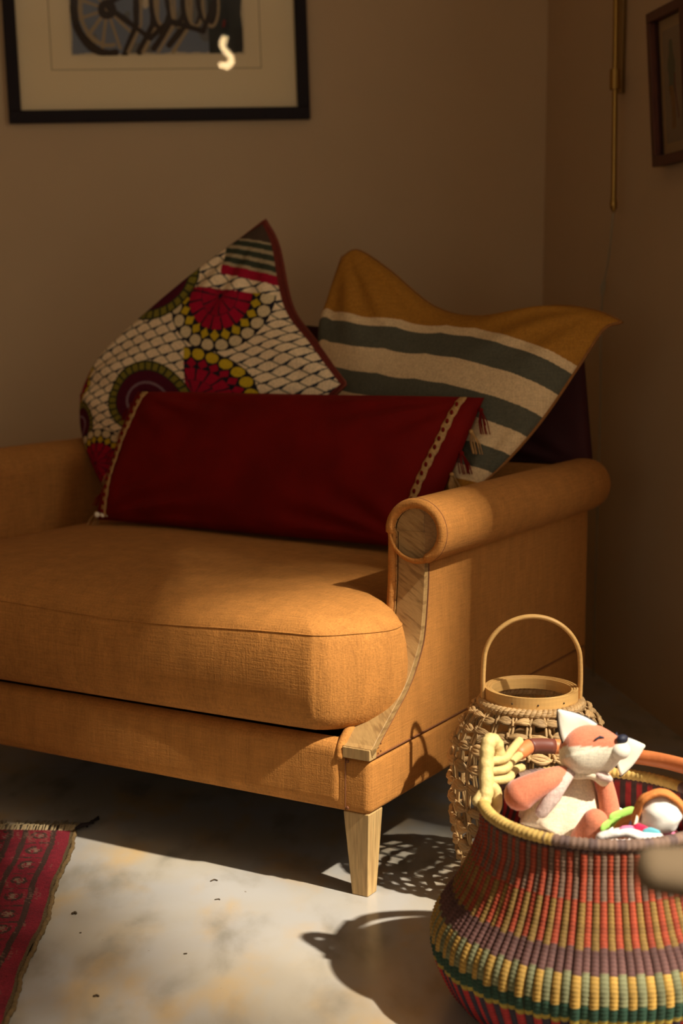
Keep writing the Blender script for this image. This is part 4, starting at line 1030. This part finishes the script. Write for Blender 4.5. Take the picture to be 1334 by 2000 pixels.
# ------------------------------------------------------------------ pendant bulb, seen only as a glint in the picture glass
P0 = Vector((-.356, 4.79, 1.833)); RV = Vector((.246, -1.005, .162))
lp_ = P0 + RV * 3.0
pen = thing('pendant_lamp', (lp_.x, lp_.y, RH), 'pendant lamp with S-shaped glowing tube mirrored in the picture glass', 'lamp')
mb = MB(); mb.tube([(0, 0, 0), (0, 0, lp_.z + .13 - RH)], .003, 8); mb.build('cord', 'black_cord', pen)
mb = MB(); mb.tube([(0, 0, lp_.z + .14 - RH), (0, 0, lp_.z + .085 - RH)], .016, 14); mb.build('socket', 'black_cord', pen)
zc = lp_.z - RH
mb = MB(); mb.tube(smoothpath([Vector((.004, 0, zc + .085)), Vector((-.014, 0, zc + .058)), Vector((-.016, 0, zc + .030)), Vector((.004, 0, zc + .002)), Vector((.026, 0, zc - .022)), Vector((.026, 0, zc - .048)), Vector((.002, 0, zc - .066)), Vector((-.026, 0, zc - .060))], 6), .0125, 10); mb.build('glowing_tube', 'lamp_glow', pen)

# ------------------------------------------------------------------ unseen tree added outside the window; leaf density shaped to soften the sun
SH = Vector((.559, .829, 0)); SB = SH.cross(SUN_DIR); SB = SB if SB.z > 0 else -SB
def transmission(a, b):  # wanted share of sun let through; sets the leaf density
    st = lambda x, lo, hi: min(max((x - lo) / (hi - lo), 0), 1)
    b0 = 1.06 + .42 * st(a, 1.90, 2.15)
    lo = .11 + .25 * st(a, 2.0, 2.15)
    f = 1 - (1 - lo) * st(b, b0, b0 + .30) - .31 * st(b, 1.60, 1.85)
    g = 1 - st(a, 2.26, 2.68)
    k = .25 + .75 * st(a, 1.66, 1.86)
    return max(f * g * k, .015)
tree_d = 12.0
tr0 = Vector((0, 0, 0)) - SUN_DIR * tree_d
tree = thing('added_shade_tree', (tr0.x + SH.x * 3.2, tr0.y + SH.y * 3.2, -.1), 'unseen leafy tree added outside the window to soften the sun', 'tree')
TO = tree.location.copy(); mb = MB(); r_ = random.Random(11)
def leaf(c, s):
    n = Vector((r_.gauss(0, 1), r_.gauss(0, 1), r_.gauss(0, 1))).normalized(); x = n.orthogonal().normalized(); y = n.cross(x); an = r_.uniform(0, 6.3); d = x * math.cos(an) + y * math.sin(an); w = n.cross(d)
    mb.add([c - d * s, c + w * s * .45 + n * s * .1, c + d * s, c - w * s * .45 + n * s * .1], [(0, 1, 2), (0, 2, 3)])
cell = .10; a_ = 1.2
while a_ < 5.0:
    b_ = .55
    while b_ < 4.6:
        tau = -math.log(transmission(a_ + .05, b_ + .05)); area = .09 ** 2 * .9 * .5; nl = tau * cell * cell / area
        for _ in range(int(nl) + (r_.random() < nl - int(nl))):
            leaf(SH * (a_ + r_.random() * cell) + SB * (b_ + r_.random() * cell) - SUN_DIR * (tree_d + r_.uniform(-.9, .9)) - TO, .09)
        b_ += cell
    a_ += cell
cr_ = mb.build('sun_screen_leaves', 'screen_leaf', tree, smooth=False); cr_['kind'] = 'stuff'
mb = MB(); mb.tube(smoothpath([Vector((0, 0, 0)), Vector((.1, .05, 4)), Vector((0, .1, 8)), Vector((-.3, -.2, 11.5))], 6), [.32 - .012 * i for i in range(19)], 12); mb.build('trunk', 'taupe_wood', tree)

# unseen wall added outside the window: keeps the low sky off the sofa's side
mb = MB(); mb.box((-WT - 1.95, .6, -.1), (-WT - 1.75, RL + .6, 2.75)); mb.v = [tuple(ROOM @ Vector(p)) for p in mb.v]
tag(mb.build('wall_sky_blocker', 'sky_blocker', smooth=False), kind='structure')
